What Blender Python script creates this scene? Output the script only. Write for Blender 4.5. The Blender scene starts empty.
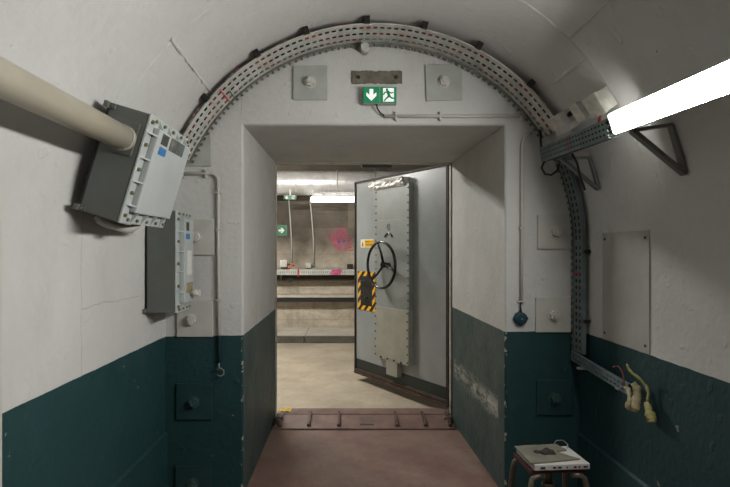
import bpy, bmesh, math, random
from mathutils import Vector, Matrix
random.seed(7)
PI = math.pi
F, CX, CY, CAMZ, CAMY = 500.0, 348.0, 250.0, 1.41, -2.862
scene = bpy.context.scene
COL = scene.collection

def P(px, py, d):
    """real point seen at photo pixel (px,py) at distance d along the tunnel"""
    return Vector(((px - CX) * d / F, d + CAMY, CAMZ - (py - CY) * d / F))
def fx(px): return (px - CX) * -CAMY / F          # on the front wall plane (Y = 0)
def fz(py): return CAMZ - (py - CY) * -CAMY / F

# ------------------------------------------------------------------ materials
def new_mat(name):
    m = bpy.data.materials.new(name); m.use_nodes = True
    nt = m.node_tree
    return m, nt, nt.nodes['Principled BSDF']
def lin(c):
    return tuple(((v / 255) / 12.92 if v / 255 <= .04045 else ((v / 255 + .055) / 1.055) ** 2.4) for v in c) + (1,)
def math_node(nt, op, a, b=None, c=None, clamp=False):
    n = nt.nodes.new('ShaderNodeMath'); n.operation = op; n.use_clamp = clamp
    for i, v in enumerate((a, b, c)):
        if v is None: continue
        if isinstance(v, (int, float)): n.inputs[i].default_value = v
        else: nt.links.new(v, n.inputs[i])
    return n.outputs[0]
def mix(nt, fac, a, b, mode='MIX'):
    n = nt.nodes.new('ShaderNodeMix'); n.data_type = 'RGBA'; n.blend_type = mode
    for i, v in ((0, fac), (6, a), (7, b)):
        if isinstance(v, (int, float)): n.inputs[i].default_value = v
        elif isinstance(v, tuple): n.inputs[i].default_value = v
        else: nt.links.new(v, n.inputs[i])
    return n.outputs[2]
def noise(nt, scale, detail=4, rough=.55, vec=None, stretch=None):
    n = nt.nodes.new('ShaderNodeTexNoise')
    n.inputs['Scale'].default_value = scale; n.inputs['Detail'].default_value = detail; n.inputs['Roughness'].default_value = rough
    if vec is None:
        g = nt.nodes.new('ShaderNodeNewGeometry'); vec = g.outputs['Position']
    if stretch:
        mp = nt.nodes.new('ShaderNodeMapping'); mp.inputs['Scale'].default_value = stretch
        nt.links.new(vec, mp.inputs['Vector']); vec = mp.outputs[0]
    nt.links.new(vec, n.inputs['Vector'])
    return n.outputs['Fac']
def ramp(nt, fac, a, b):
    n = nt.nodes.new('ShaderNodeMapRange'); n.inputs[1].default_value = a; n.inputs[2].default_value = b
    nt.links.new(fac, n.inputs[0]); return n.outputs[0]
def bump(nt, bsdf, h, strength=.3, dist=.01):
    b = nt.nodes.new('ShaderNodeBump'); b.inputs['Strength'].default_value = strength; b.inputs['Distance'].default_value = dist
    nt.links.new(h, b.inputs['Height']); nt.links.new(b.outputs[0], bsdf.inputs['Normal'])
def pos_xyz(nt):
    g = nt.nodes.new('ShaderNodeNewGeometry'); s = nt.nodes.new('ShaderNodeSeparateXYZ')
    nt.links.new(g.outputs['Position'], s.inputs[0]); return s.outputs

def simple(name, rgb, rough=.5, metal=0, var=.12, scale=14, bstr=.1, dirt=None, dirt_amt=.5):
    m, nt, b = new_mat(name)
    c = lin(rgb)
    n1 = noise(nt, scale)
    dark = tuple(v * (1 - var * 2) for v in c[:3]) + (1,); lite = tuple(min(1, v * (1 + var)) for v in c[:3]) + (1,)
    col = mix(nt, ramp(nt, n1, .3, .7), dark, lite)
    if dirt:
        col = mix(nt, math_node(nt, 'MULTIPLY', ramp(nt, noise(nt, scale * .6, 6, .7), .5, .68), dirt_amt), col, lin(dirt))
    nt.links.new(col, b.inputs['Base Color'])
    b.inputs['Roughness'].default_value = rough; b.inputs['Metallic'].default_value = metal
    if bstr: bump(nt, b, noise(nt, scale * 6), bstr, .004)
    return m

def painted_wall(name, scuff=False, tint=1.0):
    """off-white plaster above, dark green paint below a painted line"""
    m, nt, b = new_mat(name)
    x, y, z = pos_xyz(nt)[0:3]
    edge = math_node(nt, 'ADD', math_node(nt, 'MULTIPLY', x, .0135), .930)
    wob = math_node(nt, 'MULTIPLY', math_node(nt, 'SUBTRACT', noise(nt, 9, 5, .6), .5), .010)
    below = math_node(nt, 'LESS_THAN', z, math_node(nt, 'ADD', edge, wob))
    big = ramp(nt, noise(nt, 1.6, 5, .6), .3, .7)
    fine = ramp(nt, noise(nt, 22, 5, .65), .3, .75)
    white = mix(nt, big, lin((180, 180, 176)), lin((194, 194, 191)))
    white = mix(nt, math_node(nt, 'MULTIPLY', fine, .12), white, lin((150, 149, 144)))
    stain = math_node(nt, 'MULTIPLY', ramp(nt, noise(nt, 3, 7, .7, stretch=(1, 1, .35)), .58, .75), .22)
    white = mix(nt, stain, white, lin((140, 132, 116)))
    green = mix(nt, big, lin((26, 54, 56)), lin((34, 64, 66)))
    green = mix(nt, math_node(nt, 'MULTIPLY', ramp(nt, noise(nt, 5, 7, .72), .56, .74), .25), green, lin((62, 84, 84)))
    chips = math_node(nt, 'MULTIPLY', math_node(nt, 'GREATER_THAN', noise(nt, 16, 3, .5), .735), .6)
    green = mix(nt, chips, green, lin((150, 150, 140)))
    # hairline cracks: down the left wall in line with the vault seam, and one level one
    left = math_node(nt, 'LESS_THAN', x, -.9)
    wobc = math_node(nt, 'MULTIPLY', math_node(nt, 'SUBTRACT', noise(nt, 6, 5, .6), .5), .05)
    c1 = math_node(nt, 'LESS_THAN', math_node(nt, 'ABSOLUTE', math_node(nt, 'ADD', math_node(nt, 'ADD', y, .90), wobc)), .0022)
    c2 = math_node(nt, 'LESS_THAN', math_node(nt, 'ABSOLUTE', math_node(nt, 'ADD', math_node(nt, 'SUBTRACT', z, 1.18), wobc)), .0022)
    c2 = math_node(nt, 'MULTIPLY', c2, math_node(nt, 'MULTIPLY', math_node(nt, 'GREATER_THAN', y, -.9), math_node(nt, 'LESS_THAN', y, -.35)))
    crk = math_node(nt, 'MULTIPLY', math_node(nt, 'MULTIPLY', left, math_node(nt, 'MAXIMUM', c1, c2)), .35)
    white = mix(nt, crk, white, lin((110, 106, 98)))
    if scuff:
        # scraped streak along the right door jamb, rubbed arrises of the opening
        jx = math_node(nt, 'MULTIPLY', math_node(nt, 'GREATER_THAN', x, .84), math_node(nt, 'LESS_THAN', x, .92))
        jy = math_node(nt, 'MULTIPLY', math_node(nt, 'GREATER_THAN', y, .12), math_node(nt, 'LESS_THAN', y, 1.2))
        zz = math_node(nt, 'ABSOLUTE', math_node(nt, 'SUBTRACT', z, .455))
        band = math_node(nt, 'SUBTRACT', 1, math_node(nt, 'MULTIPLY', zz, 11), clamp=True)
        nz = ramp(nt, noise(nt, 7, 8, .75, stretch=(1, 1, 3)), .44, .54)
        s = math_node(nt, 'MULTIPLY', math_node(nt, 'MULTIPLY', jx, jy), math_node(nt, 'MULTIPLY', band, nz))
        green = mix(nt, s, green, lin((190, 186, 176)))
        # jambs are dusty
        jam = math_node(nt, 'MULTIPLY', math_node(nt, 'GREATER_THAN', y, .015), ramp(nt, noise(nt, 4, 6, .7), .35, .7))
        green = mix(nt, math_node(nt, 'MULTIPLY', jam, .72), green, lin((84, 90, 82)))
        white = mix(nt, math_node(nt, 'MULTIPLY', jam, .3), white, lin((150, 144, 130)))
        e1 = math_node(nt, 'LESS_THAN', math_node(nt, 'ABSOLUTE', math_node(nt, 'ADD', x, .601)), .011)
        e2 = math_node(nt, 'LESS_THAN', math_node(nt, 'ABSOLUTE', math_node(nt, 'SUBTRACT', x, .899)), .011)
        e = math_node(nt, 'MULTIPLY', math_node(nt, 'ADD', e1, e2), math_node(nt, 'LESS_THAN', y, .012))
        e = math_node(nt, 'MULTIPLY', e, math_node(nt, 'GREATER_THAN', noise(nt, 26, 4, .6), .60))
        green = mix(nt, e, green, lin((165, 158, 140)))
    col = mix(nt, below, white, green)
    nt.links.new(col, b.inputs['Base Color'])
    nt.links.new(math_node(nt, 'SUBTRACT', .75, math_node(nt, 'MULTIPLY', below, .22)), b.inputs['Roughness'])
    b.inputs['Specular IOR Level'].default_value = .3
    h = math_node(nt, 'ADD', math_node(nt, 'MULTIPLY', noise(nt, 3.5, 4, .5), .8), math_node(nt, 'MULTIPLY', noise(nt, 28, 6, .6), .35))
    blob = math_node(nt, 'MULTIPLY', ramp(nt, noise(nt, 13, 2, .4), .66, .72), .25)
    bump(nt, b, math_node(nt, 'ADD', h, blob), .45, .02)
    return m

def concrete(name, ca, cb, scale=2.5, rough=.85, bstr=.35, stain=None, stain_amt=.6, stretch=None):
    m, nt, b = new_mat(name)
    col = mix(nt, ramp(nt, noise(nt, scale, 8, .65, stretch=stretch), .3, .7), lin(ca), lin(cb))
    fine = ramp(nt, noise(nt, scale * 12, 5, .7), .35, .7)
    col = mix(nt, math_node(nt, 'MULTIPLY', fine, .18), col, lin(tuple(v * .55 for v in ca)))
    if stain:
        col = mix(nt, math_node(nt, 'MULTIPLY', ramp(nt, noise(nt, scale * .7, 7, .7), .45, .65), stain_amt), col, lin(stain))
    nt.links.new(col, b.inputs['Base Color']); b.inputs['Roughness'].default_value = rough
    b.inputs['Specular IOR Level'].default_value = .25
    bump(nt, b, noise(nt, scale * 10, 6, .65), bstr, .01)
    return m

def far_wall_mat():
    m, nt, b = new_mat('board_marked_concrete')
    x, y, z = pos_xyz(nt)[0:3]
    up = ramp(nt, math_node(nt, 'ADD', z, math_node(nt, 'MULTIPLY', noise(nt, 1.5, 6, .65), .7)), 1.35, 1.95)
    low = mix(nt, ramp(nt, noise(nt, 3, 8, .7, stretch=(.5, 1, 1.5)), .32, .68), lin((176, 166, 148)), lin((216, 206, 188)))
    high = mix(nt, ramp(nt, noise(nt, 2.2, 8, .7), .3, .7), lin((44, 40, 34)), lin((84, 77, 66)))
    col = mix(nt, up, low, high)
    # board marks: horizontal lines every 22 cm and vertical pour joints
    fr = math_node(nt, 'FRACT', math_node(nt, 'MULTIPLY', z, 4.5))
    ln = math_node(nt, 'LESS_THAN', fr, .05)
    col = mix(nt, math_node(nt, 'MULTIPLY', ln, .25), col, lin((70, 62, 50)))
    cellx = math_node(nt, 'FLOOR', math_node(nt, 'MULTIPLY', x, 1.5)); cellz = math_node(nt, 'FLOOR', math_node(nt, 'MULTIPLY', z, 2.25))
    wn = nt.nodes.new('ShaderNodeTexWhiteNoise'); wn.noise_dimensions = '2D'
    cb = nt.nodes.new('ShaderNodeCombineXYZ'); nt.links.new(cellx, cb.inputs[0]); nt.links.new(cellz, cb.inputs[1]); nt.links.new(cb.outputs[0], wn.inputs['Vector'])
    col = mix(nt, math_node(nt, 'MULTIPLY', wn.outputs[0], .22), col, lin((150, 140, 122)))
    streak = ramp(nt, noise(nt, 6, 6, .7, stretch=(1, 1, .12)), .55, .72)
    col = mix(nt, math_node(nt, 'MULTIPLY', streak, .35), col, lin((66, 58, 46)))
    mott = ramp(nt, noise(nt, 9, 8, .75), .42, .66)
    col = mix(nt, math_node(nt, 'MULTIPLY', mott, .34), col, lin((84, 74, 60)))
    nt.links.new(col, b.inputs['Base Color']); b.inputs['Roughness'].default_value = .9
    bump(nt, b, math_node(nt, 'ADD', noise(nt, 18, 6, .65), math_node(nt, 'MULTIPLY', ln, -.5)), .5, .012)
    return m

def emit(name, rgb, strength):
    m, nt, b = new_mat(name)
    b.inputs['Base Color'].default_value = (.9, .9, .9, 1)
    b.inputs['Emission Color'].default_value = rgb + (1,)
    b.inputs['Emission Strength'].default_value = strength
    return m

LAMP_STRENGTH, CORR_STRENGTH, CORR_ADDED = 122.0, 12.0, 265.0
M = {}
M['wall'] = painted_wall('painted_plaster')
M['wall_front'] = painted_wall('painted_plaster_opening', scuff=True)
M['floor_red'] = concrete('worn_red_floor', (108, 88, 80), (140, 118, 106), 2.6, .55, .3, (98, 58, 58), .5)
M['floor_grey'] = concrete('grey_floor', (158, 148, 130), (188, 178, 160), 1.6, .7, .25, (132, 120, 100), .5)
M['ceil_corr'] = concrete('brown_concrete', (96, 80, 60), (150, 132, 104), 1.8)
M['far_wall'] = far_wall_mat()
M['kerb'] = concrete('kerb_concrete', (182, 176, 164), (206, 200, 188), 3, .8, .25, (140, 134, 122), .4)
M['kerb_stone'] = concrete('dark_kerb_stone', (84, 82, 76), (112, 108, 98), 3, .8, .25, (60, 58, 54), .5)  # front stones darker than the pavement top
M['bare'] = concrete('bare_concrete', (88, 84, 74), (128, 122, 110), 14, .9, .6)
M['plate_grey'] = simple('grey_painted_steel', (158, 161, 155), .55, 0, .06, 9)
M['plate_white'] = simple('white_painted_steel', (178, 178, 170), .55, 0, .05, 9)
M['plate_green'] = simple('green_painted_steel', (30, 58, 60), .45, 0, .1, 9)
M['bolt_green'] = simple('green_worn_bolt', (52, 78, 74), .45, 0, .2, 30)
M['bolt_white'] = simple('white_painted_bolt', (186, 184, 176), .5, 0, .08, 30)
M['galv'] = simple('galvanised_steel', (186, 188, 180), .55, .1, .12, 12, .08, (96, 92, 84), .35)
M['plate_dark'] = simple('dark_grey_bracket_paint', (104, 106, 102), .55)
M['tray_shade'] = simple('painted_tray_shade', (58, 52, 42), .8)
M['galv_dark'] = simple('soiled_tray_lip', (112, 112, 104), .6, .1, .2, 16, .1, (60, 58, 52), .5)
M['galv_blue'] = simple('bluish_galvanised_steel', (104, 118, 118), .55, .15, .12, 12, .08, (80, 84, 80), .35)
M['dark'] = simple('black_fitting', (22, 22, 22), .5)
M['cable_black'] = simple('black_cable', (24, 24, 26), .5)
M['cable_red'] = simple('red_cable', (176, 34, 24), .5)
M['cable_grey'] = simple('grey_cable', (120, 120, 116), .5)
M['tape_red'] = simple('red_tape', (190, 30, 30), .5)
M['tape_darkred'] = simple('dull_red_wire', (120, 40, 38), .6)
M['tape_green'] = simple('green_tape', (20, 110, 60), .5)
M['enc_body'] = simple('enclosure_grey', (92, 96, 92), .45, 0, .06, 8, .05, (92, 84, 70), .25)
M['enc_lid'] = simple('enclosure_lid_grey', (164, 170, 168), .42, 0, .04, 6, .05)
M['brass'] = simple('brass_bolt', (140, 128, 96), .35, .8, .12, 30)
M['lab_dark'] = simple('dark_label', (52, 54, 52), .4, 0, .25, 60, 0)
M['lab_photo'] = simple('dark_picture_label', (70, 76, 78), .4, 0, .45, 26, 0, (150, 140, 110), .6)
M['lab_blue'] = simple('blue_label', (40, 104, 164), .4, 0, .05, 40, 0)
M['lab_white'] = simple('white_label', (206, 206, 198), .4, 0, .05, 40, 0)
M['lab_tan'] = simple('tan_label', (150, 138, 108), .4, 0, .3, 40, 0)
M['cream'] = simple('cream_tube', (158, 153, 138), .45, 0, .05, 4, .04, (158, 132, 96), .25)
M['conduit'] = simple('off_white_conduit', (176, 174, 166), .5, 0, .06, 12)
def two_tone():
    m, nt, b = new_mat('conduit_painted_with_wall')
    z = pos_xyz(nt)[2]
    nt.links.new(mix(nt, math_node(nt, 'LESS_THAN', z, .925), lin((176, 174, 166)), lin((36, 66, 66))), b.inputs['Base Color']); b.inputs['Roughness'].default_value = .5
    return m
M['conduit_wall'] = two_tone()
M['cyan'] = simple('cyan_junction_plastic', (14, 58, 72), .45, 0, .15, 30, .05, (12, 40, 50), .5)
M['door'] = simple('door_grey_paint', (140, 146, 146), .3, 0, .05, 5, .05, (120, 118, 106), .2)
M['door_plate'] = simple('cover_plate_paint', (136, 142, 139), .45, 0, .05, 7, .05, (118, 112, 94), .25)
M['door_low'] = simple('cream_cover_plate', (150, 150, 138), .5, 0, .05, 7, .05, (120, 108, 84), .25)
M['door_green'] = simple('door_dark_green', (26, 38, 36), .45, 0, .12, 7)
M['rust'] = simple('rusted_edge', (50, 38, 31), .7, .1, .3, 18, .3)
M['rail'] = simple('brown_rubbed_rail', (76, 60, 48), .6, .1, .2, 14, .2, (52, 42, 34), .6)
M['sill'] = simple('red_oxide_steel', (118, 94, 86), .6, .05, .15, 8, .2, (70, 52, 46), .6)
M['sill_dark'] = simple('dark_rust_lug', (92, 72, 64), .6, .1, .25, 20, .3)
M['frame_steel'] = simple('pale_steel_frame', (168, 166, 158), .5, .1, .1, 10, .1, (104, 72, 50), .5)
M['foil'] = simple('crumpled_foil', (214, 214, 210), .35, .35, .1, 30, .8)
M['yellow'] = simple('sign_yellow', (222, 172, 20), .45, 0, .04, 20, 0)
M['sign_white'] = simple('sign_white', (214, 214, 206), .45, 0, .03, 20, 0)
M['black'] = simple('gloss_black', (16, 17, 20), .25, 0, .1, 20, 0)
M['patch_black'] = simple('matt_black_patch', (26, 27, 26), .6, 0, .1, 20, .05)
M['sign_green'] = emit('lit_sign_green', (0.0, .20, .085), .35); M['sign_green'].node_tree.nodes['Principled BSDF'].inputs['Base Color'].default_value = lin((0, 118, 72))
M['sign_lit_white'] = emit('lit_sign_white', (1, 1, 1), .35)
M['dir_green'] = simple('dark_sign_green', (0, 92, 58), .5, 0, .05, 20, 0)
M['sign_case'] = simple('sign_case', (150, 150, 144), .5)
M['duct'] = simple('galvanised_duct', (206, 206, 204), .38, .45, .10, 7, .12, (176, 160, 148), .4)
M['panel_grey'] = simple('flush_grey_panel', (160, 158, 152), .7, 0, .05, 8, .2)
M['cardboard'] = simple('grey_cardboard', (98, 96, 84), .85, 0, .15, 12, .3)
M['stool_edge'] = simple('white_stool_plastic', (176, 174, 170), .45, 0, .06, 20)
M['stool_leg'] = simple('dull_bronze_tube', (112, 104, 90), .4, .5, .2, 20, .1, (64, 42, 34), .6)
M['stool_under'] = simple('maroon_seat_rim', (72, 36, 34), .5)
M['gunk'] = simple('burnt_residue', (40, 36, 30), .8, 0, .3, 60, .6)
M['tape_tan'] = simple('yellowed_tape', (160, 151, 118), .55, 0, .15, 30, .4, (150, 128, 80), .5)
M['tape_yellow'] = simple('yellow_green_tape', (168, 160, 104), .55, 0, .15, 30, .3)
M['rag'] = simple('yellow_scrap', (206, 176, 84), .7, 0, .15, 30, .3)
M['pink'] = simple('pink_spray', (196, 84, 128), .8, 0, .25, 12, .2)
M['spray_blue'] = simple('blue_spray', (48, 52, 130), .8)
M['spray_red'] = simple('red_spray', (170, 50, 34), .8)
M['orange'] = simple('orange_plug', (214, 92, 34), .6)
M['box_white'] = simple('white_plastic_box', (212, 210, 202), .5)
M['jb_grey'] = simple('dusty_grey_box', (196, 194, 184), .7, 0, .15, 20, .2)
M['reflector'] = simple('white_enamel_reflector', (214, 216, 212), .35, 0, .03, 6, 0)
M['lamp'] = emit('lit_tube', (1.0, .985, .95), LAMP_STRENGTH)
M['lamp_corr'] = emit('lit_corridor_tube', (1.0, .97, .92), CORR_STRENGTH)
M['lamp_added'] = emit('added_corridor_tube', (1.0, .98, .94), CORR_ADDED)
def hazard():
    m, nt, b = new_mat('hazard_stripes')
    tc = nt.nodes.new('ShaderNodeTexCoord'); s = nt.nodes.new('ShaderNodeSeparateXYZ'); nt.links.new(tc.outputs['Object'], s.inputs[0])
    v = math_node(nt, 'FRACT', math_node(nt, 'MULTIPLY', math_node(nt, 'ADD', s.outputs[0], s.outputs[2]), 9.5))
    nt.links.new(mix(nt, math_node(nt, 'GREATER_THAN', v, .5), lin((24, 24, 22)), lin((226, 170, 24))), b.inputs['Base Color'])
    b.inputs['Roughness'].default_value = .5
    return m
M['hazard'] = hazard()

# ------------------------------------------------------------------ mesh building
class MB:
    def __init__(self): self.bm = bmesh.new(); self.mi = 0; self.X = None
    def _v(self, co):
        co = Vector(co)
        return self.bm.verts.new(self.X @ co if self.X else co)
    def face(self, pts, smooth=False):
        try: f = self.bm.faces.new([self._v(p) for p in pts])
        except ValueError: return None
        f.material_index = self.mi; f.smooth = smooth; return f
    def box(self, c, s, rot=None, bevel=0):
        c = Vector(c); h = Vector(s) / 2; R = rot or Matrix.Identity(3)
        vs = [self._v(c + R @ Vector((sx * h.x, sy * h.y, sz * h.z))) for sx in (-1, 1) for sy in (-1, 1) for sz in (-1, 1)]
        fs = []
        for q in ((0, 1, 3, 2), (4, 6, 7, 5), (0, 4, 5, 1), (2, 3, 7, 6), (0, 2, 6, 4), (1, 5, 7, 3)):
            f = self.bm.faces.new([vs[i] for i in q]); f.material_index = self.mi; fs.append(f)
        if bevel:
            es = list({e for f in fs for e in f.edges})
            r = bmesh.ops.bevel(self.bm, geom=es, offset=bevel, segments=2, affect='EDGES', profile=.6)
            for f in r['faces']: f.material_index = self.mi
        return self
    def b2(self, lo, hi, bevel=0):
        lo, hi = Vector(lo), Vector(hi)
        return self.box((lo + hi) / 2, [abs(v) for v in (hi - lo)], None, bevel)
    def prism(self, poly, z0, z1, axis='z'):
        """poly of 2D points extruded between z0 and z1 along an axis"""
        def mk(p, t):
            return {'z': (p[0], p[1], t), 'y': (p[0], t, p[1]), 'x': (t, p[0], p[1])}[axis]
        a = [self._v(mk(p, z0)) for p in poly]; b = [self._v(mk(p, z1)) for p in poly]
        n = len(poly); fs = []
        for i in range(n):
            fs.append(self.bm.faces.new((a[i], a[(i + 1) % n], b[(i + 1) % n], b[i])))
        fs.append(self.bm.faces.new(a[::-1])); fs.append(self.bm.faces.new(b))
        for f in fs: f.material_index = self.mi
        return self
    def tube(self, pts, r, n=10, caps=True, smooth=True):
        pts = [Vector(p) for p in pts]
        rs = r if isinstance(r, (list, tuple)) else [r] * len(pts)
        rings = []; prev = None
        for i, p in enumerate(pts):
            t = (pts[min(i + 1, len(pts) - 1)] - pts[max(i - 1, 0)]).normalized()
            if prev is None:
                u = t.orthogonal().normalized()
            else:
                u = (prev - t * prev.dot(t)).normalized()
            prev = u; w = t.cross(u)
            rings.append([self._v(p + (u * math.cos(2 * PI * k / n) + w * math.sin(2 * PI * k / n)) * rs[i]) for k in range(n)])
        for a, b in zip(rings, rings[1:]):
            for k in range(n):
                f = self.bm.faces.new((a[k], a[(k + 1) % n], b[(k + 1) % n], b[k])); f.smooth = smooth; f.material_index = self.mi
        if caps:
            for ring in (rings[0][::-1], rings[-1]):
                f = self.bm.faces.new(ring); f.material_index = self.mi
        return self
    def cyl(self, a, b, r, n=16, r2=None): return self.tube([a, b], [r, r if r2 is None else r2], n)
    def torus(self, c, ax_u, ax_w, R, r, n=40, k=10, a0=0, a1=2 * PI):
        c, u, w = Vector(c), Vector(ax_u), Vector(ax_w)
        full = abs(a1 - a0 - 2 * PI) < 1e-6
        pts = [c + (u * math.cos(a0 + (a1 - a0) * i / n) + w * math.sin(a0 + (a1 - a0) * i / n)) * R for i in range(n + (0 if full else 1))]
        if not full: return self.tube(pts, r, k)
        nn = u.cross(w).normalized(); rings = []
        for p in pts:
            d = (p - c).normalized()
            rings.append([self._v(p + (d * math.cos(2 * PI * j / k) + nn * math.sin(2 * PI * j / k)) * r) for j in range(k)])
        for i in range(n):
            A, B = rings[i], rings[(i + 1) % n]
            for j in range(k):
                f = self.bm.faces.new((A[j], A[(j + 1) % k], B[(j + 1) % k], B[j])); f.smooth = True; f.material_index = self.mi
        return self
    def build(self, name, mats, parent=None, label=None, world=True):
        """world=True: coordinates are world ones; else local to the parent"""
        bmesh.ops.recalc_face_normals(self.bm, faces=self.bm.faces[:])
        me = bpy.data.meshes.new(name); self.bm.to_mesh(me); self.bm.free()
        for m in (mats if isinstance(mats, (list, tuple)) else [mats]): me.materials.append(m)
        o = bpy.data.objects.new(name, me); COL.objects.link(o)
        if parent is not None:
            o.parent = parent
            if world: o.matrix_parent_inverse = WM(parent).inverted()
        if label: o['label'] = label
        return o
def WM(o):
    m = Matrix.LocRotScale(o.location, o.rotation_euler, o.scale)
    return WM(o.parent) @ o.matrix_parent_inverse @ m if o.parent else m
def thing(name, label, cat, loc=(0, 0, 0), rot=(0, 0, 0), group=None):
    o = bpy.data.objects.new(name, None); COL.objects.link(o)
    o.empty_display_size = .1; o.location = loc; o.rotation_euler = rot
    return tag(o, label, cat, group)
def tag(o, label, cat, group=None, kind=None):
    o['label'] = label; o['category'] = cat
    if group: o['group'] = group
    if kind: o['kind'] = kind
    return o
def struct(o, label=None):
    o['kind'] = 'structure'
    if label: o['label'] = label
    return o
def arc_pts(c, u, w, r, a0, a1, n):
    c, u, w = Vector(c), Vector(u), Vector(w)
    return [c + (u * math.cos(a0 + (a1 - a0) * i / n) + w * math.sin(a0 + (a1 - a0) * i / n)) * r for i in range(n + 1)]
def hexnut(mb, c, axis, r, h, n=6):
    c, a = Vector(c), Vector(axis).normalized()
    mb.tube([c, c + a * h], r, n, True, False)

# ------------------------------------------------------------------ the room
XC, ZC, R = .140, 1.45, 1.185
XL, XR = XC - R, XC + R
YB = -5.0
O1, O2, OT = -.601, .899, 2.1255       # opening at the front face
I1, I2, IT, YI = -.601, .857, 2.132, 1.286   # and at its back

def wall_strip(name, x, sgn):
    mb = MB()
    ys = [YB + (0 - YB) * i / 20 for i in range(21)]
    zs = [0, .36, .37, .93, 1.2, ZC]
    off = [.012, .012, 0, 0, 0, 0]      # the lower part stands a little proud
    for i in range(20):
        for j in range(5):
            q = [(x - sgn * off[j], ys[i], zs[j]), (x - sgn * off[j], ys[i + 1], zs[j]), (x - sgn * off[j + 1], ys[i + 1], zs[j + 1]), (x - sgn * off[j + 1], ys[i], zs[j + 1])]
            mb.face(q)
    # outer skin keeps the wall a solid
    mb.b2((x + sgn * .03, YB, 0), (x + sgn * .2, 0, ZC))
    o = mb.build(name, M['wall']); return struct(o)
wall_l = wall_strip('wall_left', XL, -1)
wall_r = wall_strip('wall_right', XR, 1)

mb = MB()
NA = 48
for i in range(NA):
    a0, a1 = PI * i / NA, PI * (i + 1) / NA
    for rr in (R, R + .2):
        for (y0, y1) in ((YB, -1.5), (-1.5, 0)):
            mb.face([(XC + rr * math.cos(a0), y0, ZC + rr * math.sin(a0)), (XC + rr * math.cos(a1), y0, ZC + rr * math.sin(a1)),
                     (XC + rr * math.cos(a1), y1, ZC + rr * math.sin(a1)), (XC + rr * math.cos(a0), y1, ZC + rr * math.sin(a0))], True)
bmesh.ops.remove_doubles(mb.bm, verts=mb.bm.verts[:], dist=1e-5)
# mortar ridges left by the formwork: one ring and a few lengthwise seams
def ridge(pts_fn, n, w, h):
    prev = None
    for i in range(n + 1):
        t = i / n
        a, y, along_ring = pts_fn(t)
        ww = w * random.uniform(.35, 1.2); hh = h * random.uniform(.3, 1.2)
        a += random.uniform(-1, 1) * .002
        def pt(da, dy, r): return (XC + r * math.cos(a + da), y + dy, ZC + r * math.sin(a + da))
        if along_ring: ring = [pt(0, -ww, R + .002), pt(0, -ww * .3, R - hh), pt(0, ww * .4, R - hh * .8), pt(0, ww, R + .002)]
        else: ring = [pt(-ww / R, 0, R + .002), pt(-ww * .3 / R, 0, R - hh), pt(ww * .4 / R, 0, R - hh * .8), pt(ww / R, 0, R + .002)]
        if prev:
            for k in range(3): mb.face([prev[k], prev[k + 1], ring[k + 1], ring[k]])
        prev = ring
def rad(d): return math.radians(d)
ridge(lambda t: (rad(20) + t * rad(150), -.70 - .16 * t + .012 * math.sin(9 * t), True), 90, .010, .006)
ridge(lambda t: (rad(136.5) + .02 * t, -.84 + .82 * t, False), 30, .012, .009)
ridge(lambda t: (rad(41.8), -.71 + .69 * t, False), 30, .014, .007)
ridge(lambda t: (rad(47), -2.6 + 1.88 * t, False), 40, .008, .003)
for k in range(45):   # little trowel blobs
    a, y = rad(random.uniform(25, 165)), random.uniform(-1.9, -.3)
    if abs(a - rad(90)) < rad(25) and random.random() < .6: continue
    c = Vector((XC + R * math.cos(a), y, ZC + R * math.sin(a))); n_ = Vector((-math.cos(a), 0, -math.sin(a)))
    t1, t2 = Vector((0, 1, 0)), n_.cross(Vector((0, 1, 0)))
    L, W = random.uniform(.006, .018), random.uniform(.003, .006); ph = random.uniform(0, PI)
    base = [c + n_ * -.001 + (t1 * math.cos(ph) + t2 * math.sin(ph)) * (L * math.cos(q)) + (t2 * math.cos(ph) - t1 * math.sin(ph)) * (W * math.sin(q)) for q in [2 * PI * j / 6 for j in range(6)]]
    top = c + n_ * .005
    for j in range(6): mb.face([base[j], base[(j + 1) % 6], top], True)
struct(mb.build('ceiling', M['wall']))

# front wall: a thick mass with the door opening through it
mb = MB()
def hexa(a, b):   # two quads of 4 points (front, back)
    for q in (a, b[::-1]): mb.face(q)
    for i in range(4): mb.face([a[i], a[(i + 1) % 4], b[(i + 1) % 4], b[i]])
c_ = .008
hexa([(-1.4, 0, 0), (O1 - c_, 0, 0), (O1 - c_, 0, 2.9), (-1.4, 0, 2.9)], [(-1.4, .01, 0), (O1, .01, 0), (O1, .01, 2.9), (-1.4, .01, 2.9)])
hexa([(-1.4, .01, 0), (O1, .01, 0), (O1, .01, 2.9), (-1.4, .01, 2.9)], [(-1.4, YI, 0), (I1, YI, 0), (I1, YI, 2.9), (-1.4, YI, 2.9)])
hexa([(O2 + c_, 0, 0), (1.7, 0, 0), (1.7, 0, 2.9), (O2 + c_, 0, 2.9)], [(O2, .01, 0), (1.7, .01, 0), (1.7, .01, 2.9), (O2, .01, 2.9)])
hexa([(O2, .01, 0), (1.7, .01, 0), (1.7, .01, 2.9), (O2, .01, 2.9)], [(I2, YI, 0), (1.7, YI, 0), (1.7, YI, 2.9), (I2, YI, 2.9)])
hexa([(O1 - .01, 0, OT + c_), (O2 + .01, 0, OT + c_), (O2 + .01, 0, 2.9), (O1 - .01, 0, 2.9)], [(O1 - .01, .01, OT), (O2 + .01, .01, OT), (O2 + .01, .01, 2.9), (O1 - .01, .01, 2.9)])
hexa([(O1 - .01, .01, OT), (O2 + .01, .01, OT), (O2 + .01, .01, 2.9), (O1 - .01, .01, 2.9)], [(I1 - .01, YI, IT), (I2 + .01, YI, IT), (I2 + .01, YI, 2.9), (I1 - .01, YI, 2.9)])
struct(mb.build('wall_front', M['wall_front']))
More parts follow.
